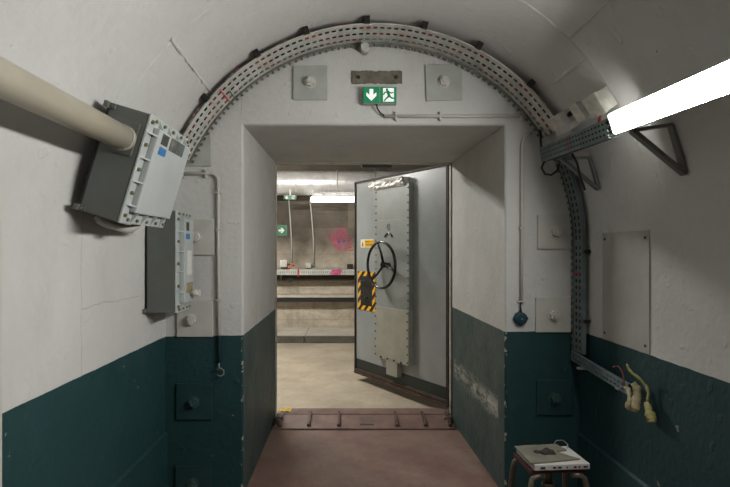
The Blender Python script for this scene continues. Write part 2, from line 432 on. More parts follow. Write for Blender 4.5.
struct(MB().b2((XL - .2, YB - .2, 0), (XR + .2, YB, 2.9)).build('wall_back', M['wall']))
struct(MB().b2((XL - .2, YB, -.2), (XR + .2, 1.2, 0)).build('floor', M['floor_red']))
# the corridor beyond
XA, XB, YF, ZT = -4.6, 4.6, 5.61, 2.95
struct(MB().b2((XA, 1.2, -.2), (XB, YF, -.0005)).build('floor_corridor', M['floor_grey']))
struct(MB().b2((XA, YF, -.2), (XB, YF + .2, ZT + .2)).build('wall_corridor_far', M['far_wall']))
struct(MB().b2((XA, 1.0, ZT), (XB, YF, ZT + .2)).build('ceiling_corridor', M['ceil_corr']))
mb = MB().b2((XA, 1.08, -.2), (-1.39, YI, ZT)); mb.b2((1.69, 1.08, -.2), (XB, YI, ZT)); mb.b2((-1.4, 1.1, 2.89), (1.7, YI, ZT))
struct(mb.build('wall_corridor_near', M['ceil_corr']))
struct(MB().b2((XA - .2, 1.08, -.2), (XA, YF + .2, ZT + .2)).build('wall_corridor_left', M['far_wall']))
struct(MB().b2((XB, 1.08, -.2), (XB + .2, YF + .2, ZT + .2)).build('wall_corridor_right', M['far_wall']))
# raised pavement with kerb stones
mb = MB()
xs = [XA + .02 + i * 1.31 for i in range(8)]
for i, x0 in enumerate(xs):
    x1 = min(x0 + 1.302, XB - .01)
    mb.mi = 0; mb.b2((x0, 4.76, 0), (x1, YF, .104), .006); mb.mi = 1; mb.b2((x0 + .003, 4.70, 0), (x1 - .003, 4.757, .106), .012)
struct(mb.build('trim_1', [M['kerb'], M['kerb_stone']]), 'raised pavement with kerb below the far corridor wall')
# steel door frame lining the back of the opening
mb = MB()
mb.b2((I1 - .02, YI - .03, 0), (I1 + .011, YI + .01, IT + .02), .004)
struct(mb.build('trim_2', M['frame_steel']), 'pale steel door frame upright, rust spots, left side of opening')
mb = MB().b2((I2 - .012, YI - .03, 0), (I2 + .03, YI + .03, IT + .02), .004)
struct(mb.build('trim_3', M['frame_steel']), 'pale steel door frame upright at the hinge side')
mb = MB().b2((I1 - .02, YI - .02, IT - .012), (I2 + .03, YI + .03, IT + .02), .003)
struct(mb.build('trim_4', M['frame_steel']), 'steel head of the door frame under the lintel')
# pale frame edge of a side opening at the left margin
mb = MB().b2((XL - .02, -1.62, 0), (XL + .022, -1.381, 1.66), .004)
mb.b2((XL, -1.381, 1.34), (XL + .016, -1.372, 1.42))
struct(mb.build('trim_5', M['plate_white']), 'pale painted frame edge on the left wall at the photo margin')

# ------------------------------------------------------------------ anchor plates
def anchor(px, py, s, mat, bmat, label, group, bolt=(0, 0), turn=0):
    x, z = fx(px), fz(py); w = s * .1639 / 28.6 * .001 if False else s * 2.862 / F
    t = thing('anchor_plate', label, 'plate', (x, 0, z), (0, 0, 0), group)
    rot = Matrix.Rotation(turn, 3, 'Y')
    MB().box((0, -.008, 0), (w, .013, w), rot, .003).build('plate', mat, t, None, False)
    if bolt is None: return t
    bx, bz = bolt[0] * 2.862 / F, -bolt[1] * 2.862 / F
    mb = MB(); mb.cyl((bx, -.0145, bz), (bx, -.019, bz), .034, 20); mb.build('washer', bmat, t, None, False)
    mb = MB(); hexnut(mb, (bx, -.018, bz), (0, -1, 0), .027, .026); mb.build('nut', bmat, t, None, False)
    MB().cyl((bx, -.04, bz), (bx, -.054, bz), .014, 14).build('stud', bmat, t, None, False)
    return t
GA = 'square anchor plates on the end wall'
anchor(310.5, 83.5, 34, M['plate_grey'], M['bolt_white'], 'grey square plate with bolt, left of the green exit sign', GA)
anchor(443.5, 83, 36, M['plate_grey'], M['bolt_white'], 'grey square plate with bolt, right of the green exit sign', GA, turn=-.03)
anchor(195, 150, 33, M['plate_grey'], M['plate_grey'], 'grey plate on end wall partly hidden by the big tilted enclosure', GA, None)
anchor(197, 237, 36, M['plate_white'], M['bolt_white'], 'pale plate on end wall half hidden by the upright enclosure', GA)
anchor(195.5, 318.5, 36, M['plate_white'], M['bolt_white'], 'whitish bolted plate low on end wall, just above green paint, left', GA, (-3, 1))
anchor(195, 401, 36, M['plate_green'], M['bolt_green'], 'dark green bolted plate left of the doorway, below the white plate', GA)
anchor(194, 483, 36, M['plate_green'], M['bolt_green'], 'lowest dark green plate left of the doorway, cut by the frame', GA)
anchor(554, 232, 34, M['plate_white'], M['bolt_white'], 'pale bolted plate right of the doorway, upper of two on white', GA)
anchor(552.5, 314.5, 35, M['plate_white'], M['bolt_white'], 'pale bolted plate right of the doorway, just above green paint', GA)
anchor(553.5, 397, 35, M['plate_green'], M['bolt_green'], 'dark green bolted plate right of doorway, above the stool', GA)

# bare strip and sign above the door
t = thing('mounting_strip', 'rough bare grey mounting strip above the green exit sign', 'bracket', (fx(377), 0, fz(78)))
mb = MB(); pts_t = []; pts_b = []
for i in range(25):
    u = i / 24; pts_t.append((fx(352 + 50 * u), fz(71.5 + random.uniform(-.6, .6)))); pts_b.append((fx(352 + 50 * u), fz(84 + random.uniform(-.9, .6))))
mb.prism(pts_b + pts_t[::-1], -.010, 0, 'y'); mb.build('strip', M['bare'], t)
for px in (358.5, 396):
    mb = MB(); hexnut(mb, (fx(px), -.010, fz(78)), (0, -1, 0), .010, .010); mb.build('screw', M['rust'], t)

def exit_arrow(mb, c, s, dirn, y):
    """flat arrow, dirn 'down' or 'right' or 'left', in the XZ plane at y (centre c, size s)"""
    pl = [(-.16, .5), (.16, .5), (.16, -.02), (.42, .22), (.42, -.08), (0, -.5), (-.42, -.08), (-.42, .22), (-.16, -.02)]
    if dirn == 'right': pl = [(-b, a) for a, b in pl]
    if dirn == 'left': pl = [(b, a) for a, b in pl]
    mb.face([(c[0] + a * s, y, c[1] + b * s) for a, b in pl])
def running_man(mb, c, s, y):
    def cap(p, q, r):
        p = Vector(p); q = Vector(q); d = (q - p); n = Vector((-d.y, d.x)).normalized() * r; e = d.normalized() * r * .6
        mb.face([(c[0] + v.x * s, y, c[1] + v.y * s) for v in (p + n - e, p - n - e, q - n + e, q + n + e)])
    mb.face([(c[0] + (-.10 + .095 * math.cos(a)) * s, y, c[1] + (.36 + .095 * math.sin(a)) * s) for a in [2 * PI * k / 12 for k in range(12)]])
    cap((-.04, .22), (.06, -.08), .10)
    cap((-.04, .22), (-.26, .16), .045); cap((-.26, .16), (-.33, .0), .045)
    cap((.0, .22), (.2, .12), .045); cap((.2, .12), (.34, .16), .045)
    cap((.06, -.08), (-.1, -.22), .06); cap((-.1, -.22), (-.28, -.42), .05)
    cap((.06, -.08), (.22, -.22), .06); cap((.22, -.22), (.42, -.26), .05)
def exit_sign(cx, cz, w, h, yf, dep, label, cat='sign', arrow='down', order=1, green='sign_green', white='sign_lit_white'):
    t = thing('exit_sign', label, cat, (cx, yf + dep, cz))
    MB().b2((cx - w / 2, yf, cz - h / 2), (cx + w / 2, yf + dep, cz + h / 2), .003).build('case', M['sign_case'], t)
    mb = MB(); g = h * .03; ph = h * .94; pw = w / 2 - 2 * g
    for k in (-1, 1):
        mb.b2((cx + k * w / 4 - pw / 2, yf - .003, cz - ph / 2), (cx + k * w / 4 + pw / 2, yf, cz + ph / 2))
    mb.build('green_panel', M[green], t)
    mb = MB(); exit_arrow(mb, (cx - order * w / 4, cz), h * .70, arrow, yf - .0045); mb.build('arrow', M[white], t, 'white arrow')
    mb = MB(); q = (cx + order * w / 4, cz)
    mb.face([(q[0] - h * .31, yf - .0045, q[1] - h * .40), (q[0] + h * .33, yf - .0045, q[1] - h * .40), (q[0] + h * .33, yf - .0045, q[1] + h * .40), (q[0] - h * .31, yf - .0045, q[1] + h * .40)])
    mb.build('white_field', M[white], t)
    mb = MB(); running_man(mb, q, h * .84, yf - .006); mb.build('running_figure', M[green], t, 'green running figure')
    return t
exit_sign(fx(379.3), fz(97.5), 33.3 * 2.862 / F, 16.6 * 2.862 / F, -.045, .045, 'green lit exit sign with down arrow and running figure above doorway')
# pipe stub near the crown
t = MB().cyl((fx(364.5), 0, fz(51.5)), (fx(364.5), -.075, fz(51.5)), .023, 18).build('pipe_stub', M['plate_white'])
tag(t, 'short white pipe stub under the top of the arched tray', 'pipe')

# surface conduits on the end wall
def conduit(path, r, clips, label, tail=None, mat='conduit_wall'):
    t = thing('conduit', label, 'conduit', path[0], (0, 0, 0), 'thin surface conduits on the end wall')
    MB().tube(path, r, 8).build('pipe', M[mat], t)
    for (c, hz) in clips:
        c = Vector(c); mb = MB()
        mb.box((c.x, -.012, c.z), (.012, .024, .05) if hz else (.034, .024, .012), None, .002); mb.build('clip', M[mat], t)
    if tail: MB().tube(tail, .0045, 6).build('wire_tail', M['cable_grey' if tail[0].z < .9 else 'cable_black'], t)
    return t
yy = -.016
def fp(px, py, y=yy): return Vector((fx(px), y, fz(py)))
conduit([fp(176, 174), fp(212, 174)] + [fp(212 + 7 * math.sin(a), 181 - 7 * math.cos(a)) for a in (.5, 1.0, 1.57)] + [fp(219, 250), fp(220, 362)], .0095,
        [(fp(184, 174), 1), (fp(207, 174), 1), (fp(219, 193), 0), (fp(219, 230), 0), (fp(219.4, 300), 0)],
        'white conduit bending from enclosure down the wall left of doorway',
        [fp(220, 361), fp(220, 368, -.03)] + [fp(221.5 + 4 * math.cos(a), 371 + 4 * math.sin(a), -.03) for a in (-2.5, -1.5, -.5, .5, 1.5, 2.4)])
conduit([fp(384, 117), fp(470, 117), fp(524, 116)], .010, [(fp(396, 117), 1), (fp(440, 117), 1), (fp(521, 116.5), 1)],
        'white horizontal conduit running right from below the exit sign',
        [fp(376, 105, -.03), fp(377, 110, -.03), fp(380, 114, -.024), fp(385, 117)])
conduit([fp(531, 133), fp(528, 134)] + [fp(524, 138), fp(521.5, 144), fp(521, 152)] + [fp(521, 230), fp(520.4, 302)], .0085, [(fp(521, 228), 0), (fp(520.5, 301), 0)],
        'white vertical conduit leading down to the round blue junction box',
        [fp(520.3, 301), fp(519.5, 306), fp(519.5, 312, -.03)])
t = thing('junction_box', 'small round blue junction box at the green paint line', 'junction box', (fx(519.5), 0, fz(318)))
mb = MB(); mb.tube([fp(519.5, 318, 0), fp(519.5, 318, -.030), fp(519.5, 318, -.036)], [.036, .036, .028], 24); mb.build('housing', M['cyan'], t)
MB().tube([fp(519.5, 318, -.034), fp(519.5, 318, -.042)], [.024, .021], 20).build('cover', M['cyan'], t)
for a in (0, PI / 2, PI, 1.5 * PI):
    mb = MB(); d = Vector((math.cos(a), 0, math.sin(a))); c = fp(519.5, 318, -.018); mb.cyl(c + d * .033, c + d * .042, .007, 10); mb.build('cable_gland', M['cyan'], t)
mb = MB(); mb.cyl(fp(519.7, 318, -.041), fp(519.7, 318, -.045), .006, 10); mb.build('screw', M['brass'], t)

# ------------------------------------------------------------------ cable trays
def tray(mb, stations, W, rows, slot_w, lip=.03, near=.012, lip_sign=1, near_sign=-1):
    """stations: list of (point at far edge, width direction, inward normal, is_slot)"""
    cuts = [0.0]; isrow = []
    for r in rows:
        cuts += [r - slot_w / 2, r + slot_w / 2]; isrow += [False, True]
    cuts.append(W); isrow.append(False)
    for (p, w, n, sl), (p2, w2, n2, _) in zip(stations, stations[1:]):
        for j in range(len(cuts) - 1):
            if sl and isrow[j]: continue
            mb.face([p + w * cuts[j], p + w * cuts[j + 1], p2 + w2 * cuts[j + 1], p2 + w2 * cuts[j]])
        h = lip * (.45 if sl else 1)
        if lip and lip_sign > 0: mb.mi = 1
        if lip: mb.face([p, p2, p2 + n2 * lip_sign * h, p + n * lip_sign * h])
        if lip and not sl: mb.face([p + n * lip_sign * h + w * 0, p2 + n2 * lip_sign * h, p2 + n2 * lip_sign * h + w2 * .012, p + n * lip_sign * h + w * .012])
        mb.mi = 0
        if near: mb.face([p + w * W, p2 + w2 * W, p2 + w2 * W + n2 * near_sign * near, p + w * W + n * near_sign * near])
def solid(o, th=.0018):
    s = o.modifiers.new('sheet', 'SOLIDIFY'); s.thickness = th; s.offset = 0; return o
RT = 1.142
C0 = Vector((XC, 0, ZC))
def arc_stations(a0, a1, y0, r, slot=.022, bridge=.015, wd=Vector((0, -1, 0))):
    st = []; L = abs(a1 - a0) * r; s = 0; k = 0
    while s < L:
        a = a0 + (a1 - a0) * s / L
        d = Vector((math.cos(a), 0, math.sin(a)))
        st.append((Vector((XC, y0, ZC)) + d * r, wd, -d, k % 2 == 1)); s += slot if k % 2 else bridge; k += 1
    return st
def line_stations(p0, p1, w, n, slot=.022, bridge=.015):
    p0, p1 = Vector(p0), Vector(p1); L = (p1 - p0).length; s = 0; k = 0; st = []
    while s < L:
        st.append((p0 + (p1 - p0) * s / L, Vector(w), Vector(n), k % 2 == 1)); s += slot if k % 2 else bridge; k += 1
    st.append((p1, Vector(w), Vector(n), False)); return st
def bandstrip(mb, st, W, i, dirn=1, lift=.0025):
    p, w, n, _ = st[i]; p2, w2, n2, _ = st[i + 1]
    q = p + (p2 - p) * .45
    mb.face([p + n * lift, q + n2 * lift, q + w2 * W + n2 * lift, p + w * W + n * lift])

# main arched tray
WT = .226
t = thing('cable_tray', 'long slotted metal cable tray arching over the doorway', 'cable tray', (XC, 0, ZC + RT), (0, 0, 0), 'slotted metal cable trays')
st = arc_stations(rad(156), rad(31), -.022, RT)
mb = MB(); tray(mb, st, WT, [.040, .110, .184], .026, .028, .005); solid(mb.build('tray_body', [M['galv'], M['galv_dark']], t))
def nearest(st, a): return min(range(len(st) - 1), key=lambda i: abs(math.atan2(st[i][0].z - ZC, st[i][0].x - XC) - a))
for a in (154, 139.5, 122, 108, 92, 77, 62, 45.5):
    c = C0 + Vector((math.cos(rad(a)), 0, math.sin(rad(a)))) * (RT + .014); c.y = -.262
    mb = MB(); rot = Matrix.Rotation(-rad(a) + PI / 2, 3, 'Y')
    mb.box(c, (.030, .016, .034), rot, .003); mb.box(c + rot @ Vector((0, .1, .020)), (.03, .2, .008), rot)
    mb.build('bracket', M['dark'], t)
mb = MB(); bandstrip(mb, st, WT, nearest(st, rad(136.0))); mb.build('red_band', M['tape_red'], t, 'red tape band')
mb = MB(); bandstrip(mb, st, WT * .5, nearest(st, rad(133.6))); mb.build('green_band', M['tape_green'], t, 'green tape band')
# lower continuation on the right, curving down the wall
t2 = thing('cable_tray', 'slotted tray curving down the right corner to the green paint', 'cable tray', (XC + RT, 0, .9), (0, 0, 0), 'slotted metal cable trays')
st2 = arc_stations(rad(25), 0, -.02, RT)
st2 = st2[:-1] + [(p, Vector((0, -1, 0)), Vector((-1, 0, 0)), k % 2 == 1) for k, p in enumerate([Vector((XC + RT, -.02, ZC - .0185 * j)) for j in range(34)])]
mb = MB(); tray(mb, st2, .108, [.034, .078], .018, .013, .020); solid(mb.build('tray_body', [M['galv_blue'], M['galv_dark']], t2))
mb = MB(); bandstrip(mb, st2, .08, next(i for i, s in enumerate(st2) if s[0].z < fz(272))); mb.build('red_band', M['tape_red'], t2, 'red tape band')
for zz in (1.40, 1.02):
    MB().b2((XC + RT + .004, -.140, zz - .008), (XR - .002, -.129, zz + .010), .002).build('bracket', M['dark'], t2)
# horizontal tray along the right wall
t3 = thing('cable_tray', 'short horizontal tray low on the right wall, with taped cable ends', 'cable tray', (1.27, -.3, .8), (0, 0, 0), 'slotted metal cable trays')
st3 = line_stations((1.268, -.02, .785), (1.268, -.60, .752), (0, 0, 1), (-1, 0, 0), .020, .014)
mb = MB(); tray(mb, st3, .052, [.016, .036], .010, .045, .012, -1, -1); solid(mb.build('tray_body', M['galv_blue'], t3))
for y in (-.1, -.5):
    MB().b2((1.27, y - .015, .752), (XR - .001, y + .015, .762)).build('bracket', M['galv'], t3)
# crossing tray at upper right
A, B = P(541.5, 162, 2.79), P(609, 138, 2.03)
t4 = thing('cable_tray', 'bluish slotted tray running from the arch to the lit tube', 'cable tray', A, (0, 0, 0), 'slotted metal cable trays')
wv = Vector((-.17, 0, .985)); nv = Vector((-.985, 0, -.17))
st4 = line_stations(A, B, wv, nv, .018, .014)
mb = MB(); tray(mb, st4, .078, [.018, .040, .062], .009, .05, .05, -1, -1); solid(mb.build('tray_body', M['galv_blue'], t4))
mb = MB(); bandstrip(mb, st4, .078, int(len(st4) * .5)); mb.build('red_band', M['tape_red'], t4, 'red tape band')

# cables lying in the trays
def cable(pts, r, mat, label, group='cables in the arched trays'):
    o = MB().tube(pts, r, 7).build('cable', M[mat]); return tag(o, label, 'cable', group)
for k, (yo, rr, mat, nm) in enumerate(((.042, .0095, 'cable_red', 'red'), (.076, .008, 'cable_black', 'black'), (.110, .0095, 'cable_red', 'red'), (.147, .008, 'cable_black', 'black'), (.184, .0095, 'cable_red', 'red'))):
    pts = []
    for i in range(121):
        a = rad(156) + rad(-124.5) * i / 120
        wob = (.0085 * math.sin(i * (.31 + .03 * k) + k * 2.3) + .006 * math.sin(i * .83 + k)) if mat == 'cable_red' else .003 * math.sin(i * .3 + k)
        pts.append(Vector((XC, -.022 - yo - wob, ZC)) + Vector((math.cos(a), 0, math.sin(a))) * (RT + rr + .003))
    place = ('in the slot row nearest the end wall', 'between the first and second slot rows', 'in the middle slot row', 'between the second and third slot rows', 'in the outermost slot row')[k]
    cable(pts, rr, mat, f'{nm} cable inside the arched tray, {place}')
for k, (yo, mat, nm) in enumerate(((.014, 'cable_black', 'black'), (.036, 'cable_red', 'red'), (.060, 'cable_black', 'black'), (.082, 'cable_grey', 'grey'))):
    pts = [Vector((XC, -.02 - yo, ZC)) + Vector((math.cos(rad(a)), 0, math.sin(rad(a)))) * (RT + .012) for a in range(24, -1, -3)]
    pts += [Vector((XC + RT + .012, -.02 - yo, z)) for z in (1.3, 1.1, .95, .86)]
    cable(pts, .008, mat, f'{nm} cable in the tray down the right corner, ' + ('next to the end wall', 'beside the red tape', 'behind the outer slots', 'at the outer edge')[k])
for k, (mat, nm) in enumerate((('cable_grey', 'grey'), ('cable_black', 'black'))):
    cable([(1.285 + .018 * k, -.05, .815), (1.285 + .018 * k, -.3, .798), (1.287 + .016 * k, -.55, .782)], .008, mat, f'{nm} cable lying in the short horizontal wall tray', None)
for k in range(3):  # added as dark backing, so the slots don't show the bright wall
    off = wv * (.018 + .022 * k) - nv * .0125
    cable([A + off, (A + B) / 2 + off, B + off], .0095, 'cable_black', ('lowest', 'middle', 'topmost')[k] + ' of three black cables in the bluish crossing tray, added to darken its slots', None)

# looped cables round the junction at the right shoulder
def dp(px, py, d): return P(px, py, d)
cable([dp(540, 128, 2.83), dp(541, 146, 2.8), dp(545, 160, 2.76), dp(541.5, 168, 2.74), dp(545, 174, 2.72), dp(551, 175, 2.7), dp(557, 171, 2.7), dp(559, 164, 2.7)], .006, 'cable_black',
      'black cable looping below the left end of the crossing tray', None)
cable([dp(572, 154, 2.5), dp(577, 163, 2.48), dp(580, 176, 2.5), dp(585, 190, 2.52)], .006, 'cable_black', 'thin black cable hanging beside the triangular bracket under crossing tray', None)
cable([dp(601, 113, 2.22), dp(599, 122, 2.18), dp(597, 130, 2.14)], .006, 'cable_red', 'short red cable between grey box and crossing tray', None)

# grey boxes on the vault above the crossing tray
def vault_box(px, py, d, sx, sy, sz, label, knob, roll=0):
    c = P(px, py, d); a = math.atan2(c.z - ZC, c.x - XC)
    c = Vector((XC + (R - sz) * math.cos(a), c.y, ZC + (R - sz) * math.sin(a)))
    t = thing('junction_box', label, 'junction box', c, (0, PI / 2 - a + roll, 0), 'grey boxes on the right shoulder of the vault')
    MB().box((0, 0, sz / 2 - .004), (sx, sy, sz - .012), None, .004).build('housing', M['jb_grey'], t, None, False)
    MB().box((0, 0, -.004), (sx + .006, sy + .006, .016), None, .004).build('lid', M['jb_grey'], t, None, False)
    if knob: MB().cyl((-sx * .2, -sy / 2, sz / 2), (-sx * .2, -sy / 2 - .025, sz / 2), .012, 10).build('cable_gland', M['dark'], t, None, False)
    return t
vault_box(561, 124, 2.55, .10, .12, .07, 'pale grey junction box nearest the arched tray, above crossing tray', True)
vault_box(577, 113, 2.36, .085, .07, .055, 'darker middle box of the three above crossing tray', True)
vault_box(591, 108, 2.20, .095, .11, .065, 'grey box of the three nearest the lit tube', False)

# triangular wall brackets
def tri_bracket(y, label, pts, web=True):
    t = thing('wall_bracket', label, 'bracket', (pts[1][0], y, pts[1][1]), (0, 0, 0), 'triangular wall brackets')
    a, b, c = [Vector((p[0], 0, p[1])) for p in pts]
    def bar(p, q, w, th):
        d = (q - p); L = d.length; ang = math.atan2(d.z, d.x)
        return ((p + q) / 2 + Vector((0, y, 0)), (L, th, w), Matrix.Rotation(-ang, 3, 'Y'))
    for nm, p, q, w in (('arm', a, b, .012), ('strut', a, c, .016), ('wall_flange', b, c, .010)):
        cc, s, rt = bar(p, q, w, .030); MB().box(cc, s, rt, .002).build(nm, M['plate_dark'], t)
    if web: MB().prism([(a.x, a.z), (b.x, b.z), (c.x, c.z)], y + .008, y + .011, 'y').build('web', M['plate_grey'], t)
    return t
def vx(z): return XC + math.sqrt(max(0, R * R - (z - ZC) ** 2)) if z > ZC else XR
tri_bracket(-.95, 'grey triangular bracket holding the lit tube on right wall', [(1.085, 1.866), (vx(1.888) - .008, 1.888), (vx(1.70) - .012, 1.70)], False)
tri_bracket(-.30, 'grey triangular bracket under the bluish crossing tray', [(1.092, 1.878), (vx(1.885) - .008, 1.885), (vx(1.72) - .012, 1.72)])

# ------------------------------------------------------------------ lit tube on the right, unlit cream one on the left
def tube_lamp(A, B, r, mat, out, label, name='tube_lamp', n=22):
    A, B = Vector(A), Vector(B); ax = (B - A).normalized()
    t = thing(name, label, 'lamp', (A + B) / 2)
    e = ax * .012
    MB().tube([A, A + e * .2, A + e, B - e, B - e * .2, B], [r * .82, r * .97, r, r, r * .97, r * .82], n).build('diffuser', mat, t)
    out = Vector(out); out = (out - ax * out.dot(ax)).normalized(); sd = ax.cross(out)
    mb = MB(); m = 14; rr = r + .0045
    for i in range(m):
        a0, a1 = -PI / 2 + PI * i / m, -PI / 2 + PI * (i + 1) / m
        d0, d1 = out * math.cos(a0) + sd * math.sin(a0), out * math.cos(a1) + sd * math.sin(a1)
        mb.face([A + d0 * rr, B + d0 * rr, B + d1 * rr, A + d1 * rr], True)
    solid(mb.build('reflector', M['reflector'], t), .003)
    return t
def trough_lamp(A, B, label):
    """flat luminous face with rounded edges on a white enamel channel"""
    A, B = Vector(A), Vector(B); ax = (B - A).normalized()
    fn = Vector((-.945, 0, -.327)); fn = (fn - ax * fn.dot(ax)).normalized(); sd = ax.cross(fn)
    t = thing('tube_lamp', label, 'lamp', (A + B) / 2)
    W, D = .0405, .034
    prof = [(-W, -D), (-W, -.006), (-W * .93, -.001), (-W * .8, 0), (W * .8, 0), (W * .93, -.001), (W, -.006), (W, -D)]
    def q(p, b): return b + sd * p[0] + fn * p[1]
    mb = MB()
    for p0, p1 in zip(prof, prof[1:]): mb.face([q(p0, A), q(p1, A), q(p1, B), q(p0, B)])
    mb.face([q(p, A) for p in prof]); mb.face([q(p, B) for p in prof]); mb.face([q(prof[0], A), q(prof[0], B), q(prof[-1], B), q(prof[-1], A)])
    mb.build('diffuser', M['lamp'], t)
    pr = [(-W - .002, -.001), (-W - .003, -D - .002), (-W * .6, -D - .016), (W * .6, -D - .016), (W + .003, -D - .002), (W + .002, -.001)]
    mb = MB()
    for p0, p1 in zip(pr, pr[1:]): mb.face([q(p0, A), q(p1, A), q(p1, B), q(p0, B)])
    solid(mb.build('reflector', M['reflector'], t), .002)
    for E, sg in ((A, -1), (B, 1)):
        mb = MB(); e0, e1 = E + ax * sg * .0005, E + ax * sg * .008
        for e in (e0, e1): mb.face([q(p, e) for p in prof])
        for p0, p1 in zip(prof, prof[1:] + prof[:1]): mb.face([q(p0, e0), q(p1, e0), q(p1, e1), q(p0, e1)])
        mb.build('end_cap', M['reflector'], t)
    return t
LA = P(611.0, 124.6, 2.0); LB0 = P(730, 76.5, 1.345)
LB = LA + (LB0 - LA) * (1.30 / (LB0 - LA).length)
trough_lamp(LA, LB, 'bright white lit tube lamp on the right wall')
PA = P(124, 138.5, 1.845); PB = Vector((PA.x, PA.y - 1.5, PA.z - .005))

# ------------------------------------------------------------------ grey enclosures on the left
def enclosure(label, loc, th, dep, yl, zl, rows, labels, extra=None):
    """local: x off the wall, y along the tunnel, z down from the top back edge"""
    t = thing('electrical_enclosure', label, 'enclosure', loc, (0, th, 0), 'grey electrical enclosures on the left wall')
    MB().b2((0, 0, -zl), (dep, yl, 0), .005).build('body', M['enc_body'], t, None, False)
    MB().b2((-.011, .006, -zl + .006), (.001, yl - .006, -.006)).build('back_spacer', M['dark'], t, None, False)
    mb = MB(); g = .010
    mb.b2((dep + .001, -.002, -zl - .002), (dep + g, yl + .002, .002), .003)
    lid = mb.build('lid', M['enc_lid'], t, None, False)
    k = .046; hh = .026
    MB().b2((dep + g - .001, k, -zl + k), (dep + g + hh, yl - .02, -k * .8), .006).build('raised_panel', M['enc_lid'], lid, None, False)
    # gussets between flange and raised panel along near, top and bottom edges
    for q in rows['fins']:
        z = -zl * q; MB().prism([(-.006, dep + g), (k + .004, dep + g), (k + .004, dep + g + hh * .9)], z - .003, z + .003, 'z') if False else None
        mb = MB(); mb.face([(dep + g, .002, z), (dep + g, k + .004, z), (dep + g + hh * .95, k + .004, z)]); solid(mb.build('fin', M['enc_lid'], lid, None, False), .006)
    for q in rows['topfins']:
        y = yl * q
        for (z0, z1) in ((-.002, -k * .8 - .004), (-zl + .002, -zl + k + .004)):
            mb = MB(); mb.face([(dep + g, y, z0), (dep + g, y, z1), (dep + g + hh * .95, y, z1)]); solid(mb.build('fin', M['enc_lid'], lid, None, False), .005)
    for q in rows['bolts']:
        mb = MB(); hexnut(mb, (dep + g - .001, .018, -zl * q), (1, 0, 0), .0075, .010); mb.build('bolt', M['brass'], lid, None, False)
    for q in rows['topbolts']:
        for z in (-.014, -zl + .014):
            mb = MB(); hexnut(mb, (dep + g - .001, yl * q, z), (1, 0, 0), .007, .009); mb.build('bolt', M['brass'], lid, None, False)
    x = dep + g + hh
    for (y0, z0, y1, z1, m) in labels:
        MB().b2((x - .0005, y0, -z1), (x + .0015, y1, -z0)).build('label_plate', M[m], lid, None, False)
    for z in (-.012, -zl + .012):
        mb = MB(); mb.b2((-.012, -.026, z - .011), (.004, .02, z + .011), .002); mb.b2((-.012, -.008, z - .010), (.024, -.0005, z + .010), .001)
        mb.build('mounting_ear', M['enc_body'], t, None, False)
        mb = MB(); hexnut(mb, (.012, -.008, z), (0, -1, 0), .005, .006); mb.build('ear_bolt', M['brass'], t, None, False)
    return t
rows = dict(fins=(.16, .39, .61, .83), bolts=(.06, .27, .50, .72, .93), topfins=(.2, .42, .64, .86), topbolts=(.12, .31, .53, .75, .95))
e1 = enclosure('big tilted grey enclosure on left wall with the cream tube entering it', (-.877, -1.012, 1.957), .289, .148, .435, .417, rows,
               [(.085, .046, .150, .088, 'lab_dark'), (.085, .098, .155, .128, 'lab_blue'), (.175, .042, .335, .094, 'lab_photo')])
# the pipe's socket plate on the near side
sp = MB(); hexnut(sp, (PA.x, -1.014, PA.z), (0, -1, 0), .006, .001)
MB().box((.080, -.004, -.110), (.100, .008, .125), None, .002).build('socket_plate', M['enc_body'], e1, None, False)
sp.bm.free()
MB().tube([(.125, .22, -.412), (.125, .22, -.430), (.117, .21, -.446), (.085, .19, -.452), (.03, .17, -.452), (.005, .165, -.446), (-.01, .16, -.43)], .017, 10).build('cable_elbow', M['conduit'], e1, None, False)
e2 = enclosure('upright grey enclosure with round knob, below the tilted one', (-1.030, -.302, 1.612), 0.0, .142, .22, .525,
               dict(fins=(.2, .4, .6, .8), bolts=(.08, .3, .52, .74, .94), topfins=(.3, .55, .8), topbolts=(.15, .42, .68, .92)),
               [(.075, .055, .12, .10, 'lab_dark'), (.075, .115, .13, .145, 'lab_blue'), (.09, .205, .16, .335, 'lab_white'), (.075, .375, .185, .43, 'lab_tan')])
mb = MB(); x2 = .142 + .035; mb.cyl((x2, .15, -.435), (x2 + .05, .15, -.435), .018, 16); mb.build('knob', M['bolt_white'], e2, None, False)
t = thing('cream_tube', 'unlit cream tube running along the left wall into the tilted enclosure', 'tube', (PA + PB) / 2)
MB().tube([PA, PB], .0455, 28).build('tube_body', M['cream'], t)
MB().tube([PA + Vector((0, -.006, 0)), PA + Vector((0, -.03, 0))], [.049, .0485], 28).build('end_collar', M['cream'], t)

# ------------------------------------------------------------------ flush panel on right wall
t = thing('wall_panel', 'plain grey flush panel on right wall with four corner screws', 'panel', (XR, -.47, 1.22))
MB().b2((XR - .006, -.672, .952), (XR, -.268, 1.497), .002).build('panel_sheet', M['panel_grey'], t)
for y in (-.645, -.295):
    for z in (.985, 1.465):
        mb = MB(); hexnut(mb, (XR - .006, y, z), (-1, 0, 0), .006, .004, 8); mb.build('screw', M['rust'], t)

